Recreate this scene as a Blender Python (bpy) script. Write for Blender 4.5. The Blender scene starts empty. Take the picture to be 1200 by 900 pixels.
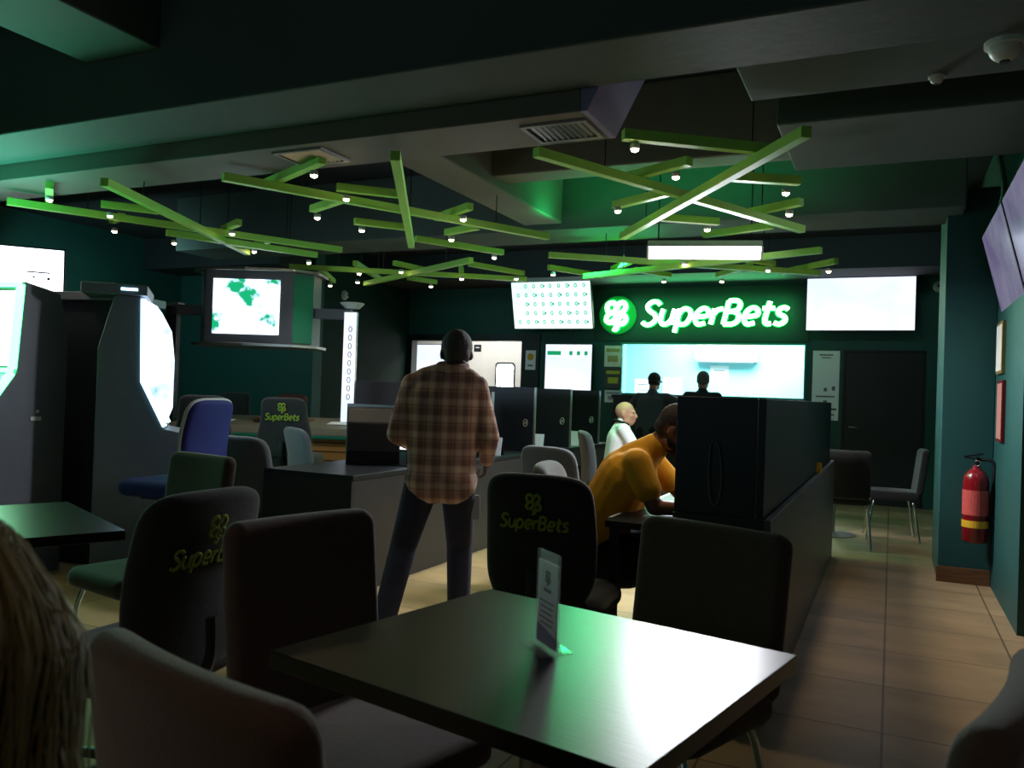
import bpy, bmesh, math, random
from mathutils import Vector, Matrix, Euler
random.seed(7)
D = bpy.data
COL = bpy.context.scene.collection
PI = math.pi
R_ = math.radians

# ------------------------------------------------------------------ camera
EYE = 1.30
FPX = 960.0
_y, _r, _p = R_(24.9), R_(2.0), R_(0.6)
cF = Vector((-math.sin(_y)*math.cos(_p), math.cos(_y)*math.cos(_p), math.sin(_p)))
_r0 = Vector((math.cos(_y), math.sin(_y), 0)); _u0 = _r0.cross(cF)
cR = _r0*math.cos(_r) + _u0*math.sin(_r)
cU = -_r0*math.sin(_r) + _u0*math.cos(_r)
camd = D.cameras.new('camera'); cam = D.objects.new('camera', camd); COL.objects.link(cam)
camd.sensor_width = 36.0; camd.lens = FPX/1200*36.0; camd.clip_start = 0.05
camd.dof.use_dof = True; camd.dof.focus_distance = 4.5; camd.dof.aperture_fstop = 6.0
cam.matrix_world = Matrix(((cR.x, cU.x, -cF.x, 0), (cR.y, cU.y, -cF.y, 0), (cR.z, cU.z, -cF.z, EYE), (0, 0, 0, 1)))
bpy.context.scene.camera = cam

def at(x, y, z=None, Y=None, X=None, d=None):
    """room point seen at pixel (x, y) of the 1200x900 frame, on the plane z, Y or X = const"""
    r = cF*FPX + cR*(x-600) + cU*(450-y)
    if z is not None: t = (z-EYE)/r.z
    elif Y is not None: t = Y/r.y
    elif X is not None: t = X/r.x
    else: t = d/FPX
    return Vector((0, 0, EYE)) + r*t

# ------------------------------------------------------------------ materials
def lin(c):
    if isinstance(c, str):
        c = [int(c[i:i+2], 16)/255 for i in (0, 2, 4)]
    return [((v+0.055)/1.055)**2.4 if v > 0.04045 else v/12.92 for v in c]

def mat(name, col, rough=0.6, metal=0.0, spec=0.5, emit=0.0, ecol=None, noise=0.12, nscale=12.0, bump=0.0, bscale=80.0, trans=0.0, ior=1.45, alpha=1.0, coat=0.0, sheen=0.0):
    m = D.materials.new(name); m.use_nodes = True
    nt = m.node_tree; N = nt.nodes; L = nt.links
    b = N['Principled BSDF']
    c = lin(col)
    b.inputs['Roughness'].default_value = rough
    b.inputs['Metallic'].default_value = metal
    b.inputs['Specular IOR Level'].default_value = spec
    b.inputs['IOR'].default_value = ior
    b.inputs['Transmission Weight'].default_value = trans
    b.inputs['Alpha'].default_value = alpha
    b.inputs['Coat Weight'].default_value = coat
    b.inputs['Sheen Weight'].default_value = sheen
    tc = N.new('ShaderNodeTexCoord')
    n = N.new('ShaderNodeTexNoise'); n.inputs['Scale'].default_value = nscale; n.inputs['Detail'].default_value = 4
    L.new(tc.outputs['Object'], n.inputs['Vector'])
    mx = N.new('ShaderNodeMix'); mx.data_type = 'RGBA'
    mx.inputs['A'].default_value = [v*(1-noise) for v in c]+[1]
    mx.inputs['B'].default_value = [min(1, v*(1+noise)) for v in c]+[1]
    L.new(n.outputs['Fac'], mx.inputs['Factor']); L.new(mx.outputs['Result'], b.inputs['Base Color'])
    if bump:
        n2 = N.new('ShaderNodeTexNoise'); n2.inputs['Scale'].default_value = bscale; n2.inputs['Detail'].default_value = 6
        L.new(tc.outputs['Object'], n2.inputs['Vector'])
        bp = N.new('ShaderNodeBump'); bp.inputs['Strength'].default_value = bump; bp.inputs['Distance'].default_value = 0.01
        L.new(n2.outputs['Fac'], bp.inputs['Height']); L.new(bp.outputs['Normal'], b.inputs['Normal'])
    if emit:
        b.inputs['Emission Color'].default_value = list(lin(ecol or col))+[1]
        b.inputs['Emission Strength'].default_value = emit
    return m

def floor_mat():
    m = mat('floor_tile', 'a08868', rough=0.38, noise=0.0)
    nt = m.node_tree; N = nt.nodes; L = nt.links; b = N['Principled BSDF']
    tc = N.new('ShaderNodeTexCoord')
    br = N.new('ShaderNodeTexBrick'); br.offset = 0.0; br.inputs['Scale'].default_value = 1.0
    br.inputs['Brick Width'].default_value = 0.60; br.inputs['Row Height'].default_value = 0.60
    br.inputs['Mortar Size'].default_value = 0.005
    br.inputs['Color1'].default_value = lin('b49a78')+[1]; br.inputs['Color2'].default_value = lin('a88e6c')+[1]
    br.inputs['Mortar'].default_value = lin('6a563e')+[1]
    L.new(tc.outputs['Object'], br.inputs['Vector'])
    mp = N.new('ShaderNodeMapping'); mp.inputs['Scale'].default_value = (1.0, 2.2, 1)
    L.new(tc.outputs['Object'], mp.inputs['Vector'])
    n = N.new('ShaderNodeTexNoise'); n.inputs['Scale'].default_value = 1.6; n.inputs['Detail'].default_value = 6
    L.new(mp.outputs['Vector'], n.inputs['Vector'])
    rp = N.new('ShaderNodeValToRGB'); rp.color_ramp.elements[0].color = (0.78, 0.76, 0.72, 1); rp.color_ramp.elements[1].color = (1.15, 1.12, 1.05, 1)
    rp.color_ramp.elements[0].position = 0.35; rp.color_ramp.elements[1].position = 0.65
    L.new(n.outputs['Fac'], rp.inputs['Fac'])
    mx = N.new('ShaderNodeMix'); mx.data_type = 'RGBA'; mx.blend_type = 'MULTIPLY'; mx.inputs['Factor'].default_value = 1
    L.new(br.outputs['Color'], mx.inputs['A']); L.new(rp.outputs['Color'], mx.inputs['B'])
    L.new(mx.outputs['Result'], b.inputs['Base Color'])
    bp = N.new('ShaderNodeBump'); bp.inputs['Strength'].default_value = 0.2; bp.inputs['Distance'].default_value = 0.004
    L.new(br.outputs['Fac'], bp.inputs['Height']); bp.invert = True
    L.new(bp.outputs['Normal'], b.inputs['Normal'])
    return m

def wood_mat(name, c1, c2, rough, scale=(1, 14, 14), spec=0.5):
    m = mat(name, c1, rough=rough, noise=0.0, spec=spec)
    nt = m.node_tree; N = nt.nodes; L = nt.links; b = N['Principled BSDF']
    tc = N.new('ShaderNodeTexCoord'); mp = N.new('ShaderNodeMapping'); mp.inputs['Scale'].default_value = scale
    L.new(tc.outputs['Object'], mp.inputs['Vector'])
    n = N.new('ShaderNodeTexNoise'); n.inputs['Scale'].default_value = 4; n.inputs['Detail'].default_value = 8; n.inputs['Distortion'].default_value = 0.6
    L.new(mp.outputs['Vector'], n.inputs['Vector'])
    rp = N.new('ShaderNodeValToRGB'); rp.color_ramp.elements[0].color = lin(c1)+[1]; rp.color_ramp.elements[1].color = lin(c2)+[1]
    rp.color_ramp.elements[0].position = 0.3; rp.color_ramp.elements[1].position = 0.7
    L.new(n.outputs['Fac'], rp.inputs['Fac']); L.new(rp.outputs['Color'], b.inputs['Base Color'])
    bp = N.new('ShaderNodeBump'); bp.inputs['Strength'].default_value = 0.12; bp.inputs['Distance'].default_value = 0.002
    L.new(n.outputs['Fac'], bp.inputs['Height']); L.new(bp.outputs['Normal'], b.inputs['Normal'])
    return m

def plank_mat():
    m = mat('panel_planks', 'b58a50', rough=0.45, noise=0)
    nt = m.node_tree; N = nt.nodes; L = nt.links; b = N['Principled BSDF']
    tc = N.new('ShaderNodeTexCoord'); mp = N.new('ShaderNodeMapping'); mp.inputs['Rotation'].default_value = (PI/2, 0, 0)
    L.new(tc.outputs['Object'], mp.inputs['Vector'])
    br = N.new('ShaderNodeTexBrick'); br.inputs['Scale'].default_value = 1.0; br.offset = 0.0
    br.inputs['Brick Width'].default_value = 0.42; br.inputs['Row Height'].default_value = 0.085; br.inputs['Mortar Size'].default_value = 0.006
    br.inputs['Color1'].default_value = lin('c49a5c')+[1]; br.inputs['Color2'].default_value = lin('ab8048')+[1]; br.inputs['Mortar'].default_value = lin('3c2a18')+[1]
    L.new(mp.outputs['Vector'], br.inputs['Vector']); L.new(br.outputs['Color'], b.inputs['Base Color'])
    return m

def plaid_mat():
    m = mat('plaid_cotton', '6a4a42', rough=0.9, noise=0, bump=0.35, bscale=14)
    nt = m.node_tree; N = nt.nodes; L = nt.links; b = N['Principled BSDF']
    tc = N.new('ShaderNodeTexCoord'); sp = N.new('ShaderNodeSeparateXYZ'); L.new(tc.outputs['Object'], sp.inputs['Vector'])
    def band(sock, freq, lo, hi, ph=0.0):
        a = N.new('ShaderNodeMath'); a.operation = 'MULTIPLY_ADD'; a.inputs[1].default_value = freq*2*PI; a.inputs[2].default_value = ph
        L.new(sock, a.inputs[0])
        s = N.new('ShaderNodeMath'); s.operation = 'SINE'; L.new(a.outputs[0], s.inputs[0])
        r = N.new('ShaderNodeMapRange'); r.inputs['From Min'].default_value = lo; r.inputs['From Max'].default_value = hi
        L.new(s.outputs[0], r.inputs['Value']); return r.outputs['Result']
    vx = band(sp.outputs['X'], 13.0, -0.2, 0.75); vz = band(sp.outputs['Z'], 11.5, -0.1, 0.8)
    fx = band(sp.outputs['X'], 13.0, 0.9, 1.0, 2.4); fz = band(sp.outputs['Z'], 11.5, 0.9, 1.0, 2.2)
    ad = N.new('ShaderNodeMath'); ad.operation = 'ADD'; L.new(vx, ad.inputs[0]); L.new(vz, ad.inputs[1])
    a2 = N.new('ShaderNodeMath'); a2.operation = 'MULTIPLY_ADD'; a2.inputs[1].default_value = 0.5; L.new(fx, a2.inputs[0])
    L.new(ad.outputs[0], a2.inputs[2])
    a3 = N.new('ShaderNodeMath'); a3.operation = 'MULTIPLY_ADD'; a3.inputs[1].default_value = 0.5; L.new(fz, a3.inputs[0]); L.new(a2.outputs[0], a3.inputs[2])
    h = N.new('ShaderNodeMath'); h.operation = 'MULTIPLY'; h.inputs[1].default_value = 0.42; L.new(a3.outputs[0], h.inputs[0])
    rp = N.new('ShaderNodeValToRGB'); e = rp.color_ramp.elements
    e[0].position = 0.0; e[0].color = lin('80605a')+[1]; e[1].position = 1.0; e[1].color = lin('dcc4b2')+[1]
    k = e.new(0.42); k.color = lin('ac8c80')+[1]
    L.new(h.outputs[0], rp.inputs['Fac']); L.new(rp.outputs['Color'], b.inputs['Base Color'])
    return m

def screen_mat(name, kind):
    """display picture: soft procedural blotches behind glass"""
    m = D.materials.new(name); m.use_nodes = True; nt = m.node_tree; N = nt.nodes; L = nt.links; b = N['Principled BSDF']
    b.inputs['Base Color'].default_value = (0.01, 0.01, 0.01, 1); b.inputs['Roughness'].default_value = 0.15
    tc = N.new('ShaderNodeTexCoord'); n = N.new('ShaderNodeTexNoise'); L.new(tc.outputs['Object'], n.inputs['Vector'])
    rp = N.new('ShaderNodeValToRGB'); e = rp.color_ramp.elements
    strength, scale, cols = kind
    n.inputs['Scale'].default_value = scale; n.inputs['Detail'].default_value = 3
    e[0].position = cols[0][0]; e[0].color = lin(cols[0][1])+[1]; e[1].position = cols[-1][0]; e[1].color = lin(cols[-1][1])+[1]
    for p_, c_ in cols[1:-1]:
        k = e.new(p_); k.color = lin(c_)+[1]
    L.new(n.outputs['Fac'], rp.inputs['Fac']); L.new(rp.outputs['Color'], b.inputs['Emission Color'])
    b.inputs['Emission Strength'].default_value = strength
    return m

M = dict(
    floor=floor_mat(),
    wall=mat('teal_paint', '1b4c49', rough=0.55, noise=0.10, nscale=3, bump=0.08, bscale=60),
    wall_dark=mat('dark_green_paint', '173a34', rough=0.55, noise=0.12, nscale=3, bump=0.06),
    ceil=mat('charcoal_ceiling_paint', '26282e', rough=0.8, noise=0.25, nscale=2.5, bump=0.25, bscale=18),
    beam=mat('slate_beam_paint', '505e5c', rough=0.7, noise=0.2, nscale=2.0, bump=0.2, bscale=14),
    duct=mat('duct_paint', '6c6860', rough=0.6, noise=0.15, nscale=3, bump=0.1),
    duct_blue=mat('lilac_lit_duct_paint', '8886b4', rough=0.6, noise=0.15, nscale=3),  # lilac light on the duct end is put into its paint
    grille=mat('grille_metal', '9a9a98', rough=0.4, metal=0.6),
    black=mat('black_plastic', '0e1014', rough=0.45, noise=0.2),
    black_lam=mat('black_laminate', '10151a', rough=0.4, noise=0.2, bump=0.03),
    desk_front=mat('charcoal_laminate', '2b2929', rough=0.42, noise=0.15, nscale=5),
    grey_lam=mat('grey_laminate', '5a5856', rough=0.38, noise=0.15, nscale=5, bump=0.03),
    skirt=wood_mat('skirting_wood', '5a3c26', '7a5636', 0.5),
    table=wood_mat('dark_table_laminate', '0f0c0b', '15110f', 0.30, scale=(3, 30, 30), spec=0.55),
    fabric=mat('brown_upholstery', '4a372f', rough=0.92, noise=0.2, nscale=30, bump=0.25, bscale=260, sheen=0.25),
    fabric_dk=mat('black_upholstery', '1c1a1b', rough=0.9, noise=0.2, nscale=30, bump=0.25, bscale=260, sheen=0.2),
    fabric_gy=mat('grey_upholstery', '3c4248', rough=0.9, noise=0.2, nscale=30, bump=0.2, bscale=260, sheen=0.3),
    fabric_bl=mat('blue_upholstery', '12206a', rough=0.8, noise=0.2, nscale=30, bump=0.2, bscale=260),
    fabric_rd=mat('maroon_upholstery', '4a2428', rough=0.8, noise=0.2, nscale=30),
    piping=mat('grey_piping', 'a4a8b0', rough=0.5),
    chrome=mat('chrome', 'd4d8da', rough=0.16, metal=1.0, noise=0.03),
    steel=mat('brushed_steel', 'a8a6a2', rough=0.35, metal=0.9),
    lime=mat('lime_lacquer', 'a6e466', rough=0.42, noise=0.06),
    wire=mat('black_steel_rod', '0c0c0c', rough=0.5),
    white=mat('white_plastic', 'd8dad8', rough=0.4, noise=0.03),
    paper=mat('white_paper', 'f4f2fa', rough=0.8, noise=0.03),
    ink=mat('grey_print', '6c6c78', rough=0.8, noise=0.2),
    logo=mat('yellow_green_embroidery', '7e8e28', rough=0.85, noise=0.25, nscale=120, bump=0.4, bscale=300),
    lens=mat('warm_lamp', 'ffe2b0', emit=45, ecol='ffdca8'),
    tube=mat('fluorescent_tube', 'ffffff', emit=7, ecol='fbf4ff'),
    neon_w=mat('sign_white_face', 'ffffff', emit=8.0, ecol='e8fff0'),
    neon_g=mat('sign_green_halo', '10c850', emit=5.0, ecol='0ad048'),  # emissive green behind the white faces, imitating the sign's glow halo
    neon_ring=mat('sign_disc_green', '0a7a34', rough=0.35, emit=0.22, ecol='0ea046'),
    led_g=mat('green_led_strip', '50ff90', emit=8.0, ecol='58ff90'),
    led_c=mat('cyan_white_led_strip', 'b0f8ff', emit=7.0, ecol='b4f0ff'),
    led_hot=mat('yellow_green_led', 'b0ff60', emit=7.0, ecol='a8ff58'),
    green_glow=mat('green_cove_led', '10ff60', emit=14.0, ecol='14ff5a'),
    off_wall=mat('cyan_office_paint', '8fd0dc', rough=0.6, noise=0.04),
    off_white=mat('cream_office_paint', 'd2ccc6', rough=0.6, noise=0.04),
    off_light=mat('office_light_panel', 'ffffff', emit=9, ecol='f4ffff'),
    door=mat('charcoal_door_paint', '1b1d24', rough=0.45, noise=0.15),
    red=mat('red_enamel', '84101a', rough=0.25, noise=0.05, coat=0.5),
    yellow=mat('yellow_label', 'd8a828', rough=0.5),
    gold=mat('gold_frame', 'a08850', rough=0.4, metal=0.4),
    mach=mat('graphite_cabinet', '666a76', rough=0.42, noise=0.12, bump=0.04),
    mach_dk=mat('dark_cabinet', '14161c', rough=0.5, noise=0.12),
    planks=plank_mat(),
    glass=mat('clear_acrylic', 'f0f8f6', rough=0.04, alpha=0.16, noise=0.0),
    pglass=mat('window_glass', 'f4fbfa', rough=0.02, alpha=0.05, noise=0.0),
    teal_side=mat('teal_lacquer', '1f8068', rough=0.4, noise=0.1),
    skin_d=mat('brown_skin', '8a5a40', rough=0.55, noise=0.10, nscale=20, bump=0.05),
    skin_dk=mat('dark_brown_skin', '4c352c', rough=0.55, noise=0.10, nscale=20, bump=0.05),
    skin_l=mat('tan_skin', 'c09078', rough=0.55, noise=0.08, nscale=20, bump=0.05),
    hair=mat('black_hair', '17120f', rough=0.7, noise=0.4, nscale=120, bump=0.8, bscale=200),
    hair_gy=mat('greying_hair', '4c4a48', rough=0.8, noise=0.4, nscale=120, bump=0.8, bscale=200),
    hair_br=mat('short_brown_hair', '2c1e16', rough=0.8, noise=0.4, nscale=120, bump=0.8, bscale=200),
    blond=mat('ash_blond_hair', '706844', rough=0.6, noise=0.3, nscale=60),
    plaid=plaid_mat(),
    jeans=mat('dark_denim', '30344a', rough=0.9, noise=0.3, nscale=25, bump=0.3, bscale=40),
    black_cl=mat('black_cloth', '17181b', rough=0.9, noise=0.2, nscale=20, bump=0.3, bscale=20),
    grey_cl=mat('charcoal_cloth', '3c3e44', rough=0.9, noise=0.15, nscale=20, bump=0.3, bscale=14),
    white_cl=mat('white_cloth', 'e4eaec', rough=0.9, noise=0.05, nscale=20, bump=0.3, bscale=16),
    must=mat('mustard_cotton', 'e2a022', rough=0.9, noise=0.10, nscale=10, bump=0.5, bscale=12),
    shoe=mat('dark_leather', '181412', rough=0.5),
    eye=mat('eye_white', 'e8e4e0', rough=0.2), iris=mat('dark_iris', '1c120c', rough=0.1),
    lips=mat('lip_skin', '70402f', rough=0.5),
    teal_ink=mat('teal_print', '0a7a60', rough=0.6, emit=0.75, ecol='58c8a8'),
    green_ink=mat('green_header', '12a060', rough=0.6, emit=0.7, ecol='18b070'),
)
M['scr_white'] = screen_mat('white_display', (1.25, 1.6, [(0.3, 'd4e4ff'), (0.7, 'f4faff')]))
M['scr_odds'] = screen_mat('odds_display', (1.7, 1.5, [(0.3, 'b8f2e4'), (0.7, 'e6fffa')]))
M['scr_race'] = screen_mat('race_display', (2.6, 5.5, [(0.36, '0c7a50'), (0.43, 'b0c8e8'), (0.52, 'f0ffff'), (0.8, 'ffffff')]))
M['scr_slot'] = screen_mat('slot_display', (5.0, 3.0, [(0.3, '9cc0ff'), (0.42, 'ffffff'), (0.6, 'ffffff'), (0.85, 'c0ffd8')]))
M['scr_slot2'] = screen_mat('slot_lower_display', (1.6, 14.0, [(0.3, '5080d0'), (0.45, 'b0c8e8'), (0.55, '80c0c0'), (0.75, 'e0705a')]))
M['scr_blue'] = screen_mat('curved_display', (2.6, 5.0, [(0.3, '385a9a'), (0.45, 'a8c8f8'), (0.6, 'f4ffff'), (0.8, '80a0d8')]))
M['scr_lilac'] = screen_mat('lilac_display', (0.34, 3.0, [(0.3, '9080b8'), (0.5, 'b4acd8'), (0.8, 'd0ccec')]))
M['scr_pc'] = screen_mat('monitor_display', (3.0, 4.0, [(0.3, 'b0c4e8'), (0.7, 'ffffff')]))

# ------------------------------------------------------------------ object helpers
def setp(o, label=None, cat=None, group=None, kind=None):
    if label: o['label'] = label
    if cat: o['category'] = cat
    if group: o['group'] = group
    if kind: o['kind'] = kind
    return o

def empty(name, loc, rz=0.0, label=None, cat=None, group=None):
    o = D.objects.new(name, None); COL.objects.link(o); o.empty_display_size = 0.1
    o.location = loc; o.rotation_euler = (0, 0, rz)
    return setp(o, label, cat, group)

def mesh_obj(name, bm, m, parent=None, smooth=False, bevel=0.0, loc=None, rot=None):
    me = D.meshes.new(name)
    bmesh.ops.recalc_face_normals(bm, faces=bm.faces[:])
    bm.to_mesh(me); bm.free()
    ms = m if isinstance(m, (list, tuple)) else [m]
    for q in ms: me.materials.append(q)
    if smooth:
        for p in me.polygons: p.use_smooth = True
    o = D.objects.new(name, me); COL.objects.link(o)
    if bevel:
        b = o.modifiers.new('bevel', 'BEVEL'); b.width = bevel; b.segments = 2; b.limit_method = 'ANGLE'
    if parent is not None: o.parent = parent
    if loc is not None: o.location = loc
    if rot is not None: o.rotation_euler = rot
    return o

def box(bm, c, s, rot=None, mi=0):
    r = bmesh.ops.create_cube(bm, size=1.0)
    mt = Matrix.Translation(c)
    if rot is not None: mt = mt @ (rot if isinstance(rot, Matrix) else Euler(rot).to_matrix().to_4x4())
    mt = mt @ Matrix.Diagonal((s[0], s[1], s[2], 1))
    bmesh.ops.transform(bm, matrix=mt, verts=r['verts'])
    if mi:
        for f in {f for v in r['verts'] for f in v.link_faces}: f.material_index = mi
    return r['verts']

def box2(bm, a, b, mi=0):
    return box(bm, [(a[i]+b[i])/2 for i in range(3)], [abs(b[i]-a[i]) for i in range(3)], mi=mi)

def tube(bm, pts, r, seg=8, closed=False, cap=True, flat=None):
    """sweep a circle of radius r (or list) along pts; flat=(axis Vector, factor) squashes it"""
    pts = [Vector(p) for p in pts]; n = len(pts)
    rr = r if isinstance(r, (list, tuple)) else [r]*n
    rings = []; prev = None
    for i in range(n):
        if closed: t = (pts[(i+1) % n]-pts[i-1])
        else: t = pts[min(i+1, n-1)]-pts[max(i-1, 0)]
        if t.length < 1e-9: t = Vector((0, 0, 1))
        t.normalize()
        if prev is None:
            a = Vector((0, 0, 1)) if abs(t.z) < 0.9 else Vector((1, 0, 0))
            u = t.cross(a).normalized()
        else:
            u = (prev - t*prev.dot(t))
            u = u.normalized() if u.length > 1e-6 else t.cross(Vector((0, 0, 1))).normalized()
        prev = u; v = t.cross(u)
        ring = []
        for k in range(seg):
            a = 2*PI*k/seg
            off = (u*math.cos(a)+v*math.sin(a))*rr[i]
            if flat is not None: off = off - flat[0]*(off.dot(flat[0])*(1-flat[1]))
            ring.append(bm.verts.new(pts[i]+off))
        rings.append(ring)
    m = n if closed else n-1
    for i in range(m):
        a, b = rings[i], rings[(i+1) % n]
        for k in range(seg):
            bm.faces.new((a[k], a[(k+1) % seg], b[(k+1) % seg], b[k]))
    if cap and not closed:
        bm.faces.new(rings[0][::-1]); bm.faces.new(rings[-1])

def cyl(bm, p, q, r, seg=20): tube(bm, [p, q], r, seg)

def lathe(bm, prof, seg=24, c=(0, 0, 0), mt=None):
    c = Vector(c); rings = []; new = []
    for (r, z) in prof:
        if r < 1e-6:
            v = bm.verts.new(c+Vector((0, 0, z))); rings.append([v]); new.append(v)
        else:
            ring = [bm.verts.new(c+Vector((r*math.cos(2*PI*k/seg), r*math.sin(2*PI*k/seg), z))) for k in range(seg)]
            rings.append(ring); new += ring
    for a, b in zip(rings, rings[1:]):
        for k in range(seg):
            q = [a[k % len(a)], a[(k+1) % len(a)], b[(k+1) % len(b)], b[k % len(b)]]
            q2 = []
            for v in q:
                if v not in q2: q2.append(v)
            if len(q2) > 2: bm.faces.new(q2)
    for ring in (rings[0], rings[-1]):
        if len(ring) > 1: bm.faces.new(ring)
    if mt is not None: bmesh.ops.transform(bm, matrix=mt, verts=new)

def prism(bm, poly, axis, a, b, mi=0):
    """extrude a 2D polygon: axis 'x' -> poly in (y,z); 'y' -> (x,z); 'z' -> (x,y)"""
    def mk(p, t):
        return {'x': (t, p[0], p[1]), 'y': (p[0], t, p[1]), 'z': (p[0], p[1], t)}[axis]
    A = [bm.verts.new(mk(p, a)) for p in poly]; B = [bm.verts.new(mk(p, b)) for p in poly]
    fs = [bm.faces.new(A), bm.faces.new(B[::-1])]
    n = len(poly)
    for i in range(n): fs.append(bm.faces.new((A[i], A[(i+1) % n], B[(i+1) % n], B[i])))
    for f in fs: f.material_index = mi

def spline(cps, n=6, closed=False):
    cps = [Vector(c) if len(c) == 3 else Vector((c[0], c[1], 0)) for c in cps]
    out = []; m = len(cps)
    rng = range(m) if closed else range(m-1)
    for i in rng:
        if closed: p0, p1, p2, p3 = cps[i-1], cps[i], cps[(i+1) % m], cps[(i+2) % m]
        else: p0, p1, p2, p3 = cps[max(i-1, 0)], cps[i], cps[i+1], cps[min(i+2, m-1)]
        for k in range(n):
            t = k/n
            out.append(0.5*((2*p1)+(-p0+p2)*t+(2*p0-5*p1+4*p2-p3)*t*t+(-p0+3*p1-3*p2+p3)*t**3))
    if not closed: out.append(cps[-1])
    return out

def rrect(w, h, r, n=6):
    pts = []
    for cx, cz, a0 in ((w/2-r, h/2-r, 0), (-w/2+r, h/2-r, 90), (-w/2+r, -h/2+r, 180), (w/2-r, -h/2+r, 270)):
        for k in range(n+1):
            a = R_(a0+90*k/n); pts.append((cx+r*math.cos(a), cz+r*math.sin(a)))
    # subdivide the straight runs so that the slab can bend
    out = []
    for i in range(len(pts)):
        p, q = pts[i], pts[(i+1) % len(pts)]
        L = math.hypot(q[0]-p[0], q[1]-p[1]); k = max(1, int(L/0.05))
        for j in range(k): out.append((p[0]+(q[0]-p[0])*j/k, p[1]+(q[1]-p[1])*j/k))
    return out

def slab(bm, outline, t, r, fn=lambda x, y, z: (x, y, z), puff=0.0, segs=4):
    """padded slab: outline in (x,z), thickness t along y, rounded edge r, then bent by fn"""
    n = len(outline); o = [Vector((p[0], p[1])) for p in outline]
    area = sum(o[i].x*o[(i+1) % n].y-o[(i+1) % n].x*o[i].y for i in range(n))
    if area < 0: o.reverse()
    nr = []
    for i in range(n):
        d = (o[(i+1) % n]-o[i-1]); d = Vector((d.y, -d.x)); nr.append(d.normalized() if d.length > 0 else Vector((0, 0)))
    cx = sum(p.x for p in o)/n; cz = sum(p.y for p in o)/n
    rings = []
    def ring(ins, sc, y):
        return [bm.verts.new(fn(cx+(p.x-q.x*ins-cx)*sc, y, cz+(p.y-q.y*ins-cz)*sc)) for p, q in zip(o, nr)]
    half = t/2
    scs = [0.9, 0.75, 0.55, 0.3, 0.12]
    for s in reversed(scs): rings.append(ring(r, s, -half-puff*(1-s**2)))
    for k in range(segs, -1, -1):
        a = PI/2*k/segs; rings.append(ring(r*(1-math.cos(a)), 1, -(half-r)-r*math.sin(a)))
    for k in range(0, segs+1):
        a = PI/2*k/segs; rings.append(ring(r*(1-math.cos(a)), 1, (half-r)+r*math.sin(a)))
    for s in scs: rings.append(ring(r, s, half+puff*(1-s**2)))
    for a, b in zip(rings, rings[1:]):
        for k in range(n): bm.faces.new((a[k], a[(k+1) % n], b[(k+1) % n], b[k]))
    bm.faces.new(rings[0]); bm.faces.new(rings[-1])

def copy_tree(o, parent=None):
    c = o.copy(); COL.objects.link(c); c.parent = parent
    for ch in [x for x in D.objects if x.parent == o]: copy_tree(ch, c)
    return c

# ------------------------------------------------------------------ lettering
LET = {
 'S': (.66, [[(.56,.84),(.42,.97),(.2,.96),(.08,.78),(.2,.6),(.42,.45),(.52,.25),(.4,.06),(.2,.01),(.02,.12)]]),
 'u': (.64, [[(.06,.66),(.05,.28),(.14,.06),(.32,.04),(.48,.25)], [(.5,.66),(.48,.3),(.5,.03)]]),
 'p': (.66, [[(.06,.66),(.06,.2),(.06,-.3)], [(.06,.48),(.22,.67),(.44,.6),(.52,.35),(.42,.08),(.22,.02),(.06,.16)]]),
 'e': (.62, [[(.08,.34),(.3,.34),(.5,.4),(.44,.62),(.26,.68),(.09,.52),(.06,.24),(.2,.03),(.46,.08)]]),
 'r': (.46, [[(.06,.66),(.06,.3),(.06,.03)], [(.06,.4),(.18,.6),(.38,.65)]]),
 'B': (.70, [[(.06,.97),(.06,.5),(.06,.03)], [(.06,.97),(.36,.97),(.5,.8),(.42,.58),(.06,.54)], [(.3,.54),(.52,.42),(.54,.16),(.36,.03),(.06,.03)]]),
 't': (.50, [[(.2,.92),(.18,.5),(.18,.2),(.26,.04),(.42,.05)], [(.0,.65),(.2,.65),(.42,.65)]]),
 's': (.48, [[(.4,.6),(.24,.68),(.08,.58),(.12,.42),(.32,.32),(.38,.15),(.22,.02),(.02,.08)]]),
}
EMB = [[(-.25,.12),(-.55,.25),(-.55,.62),(-.2,.75),(.0,.45),(-.1,.15),(.15,-.1),(.3,-.3)],
       [(.05,.35),(.2,.7),(.5,.72),(.62,.42),(.4,.15),(.25,.1),(.55,-.05),(.65,-.35),(.4,-.58),(.1,-.42)],
       [(-.1,.15),(-.5,.0),(-.62,-.35),(-.35,-.5),(-.1,-.3),(.05,-.05)],
       [(-.15,-.45),(.0,-.6),(.12,-.75),(.0,-.92),(-.15,-.85)]]

def strokes(bm, word, h, r, shear=0.22, x0=0.0, flat=0.5, seg=8, n=5, y=0.0, fn=None):
    """rounded stroke lettering standing in the XZ plane, cap height h; returns its width"""
    x = 0.0; ax = Vector((0, 1, 0))
    for ch in word:
        w, ss = LET[ch]
        for s in ss:
            pts = [((x+p.x+shear*p.y)*h+x0, y, p.y*h) for p in spline(s, n)]
            if fn: pts = [fn(*p) for p in pts]
            tube(bm, pts, r, seg, flat=(ax, flat))
        x += w
    return x*h

def emblem(bm, R, r, cx=0.0, cz=0.0, flat=0.5, seg=8, n=5, y=0.0, fn=None):
    for s in EMB:
        pts = [(cx+p.x*R, y, cz+p.y*R) for p in spline(s, n)]
        if fn: pts = [fn(*p) for p in pts]
        tube(bm, pts, r, seg, flat=(Vector((0, 1, 0)), flat))

WW = sum(LET[c][0] for c in 'SuperBets')

# ------------------------------------------------------------------ SETTING
def struct(name, a, b, m, bevel=0.0):
    bm = bmesh.new(); box2(bm, a, b)
    return setp(mesh_obj(name, bm, m, bevel=bevel), kind='structure')

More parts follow.
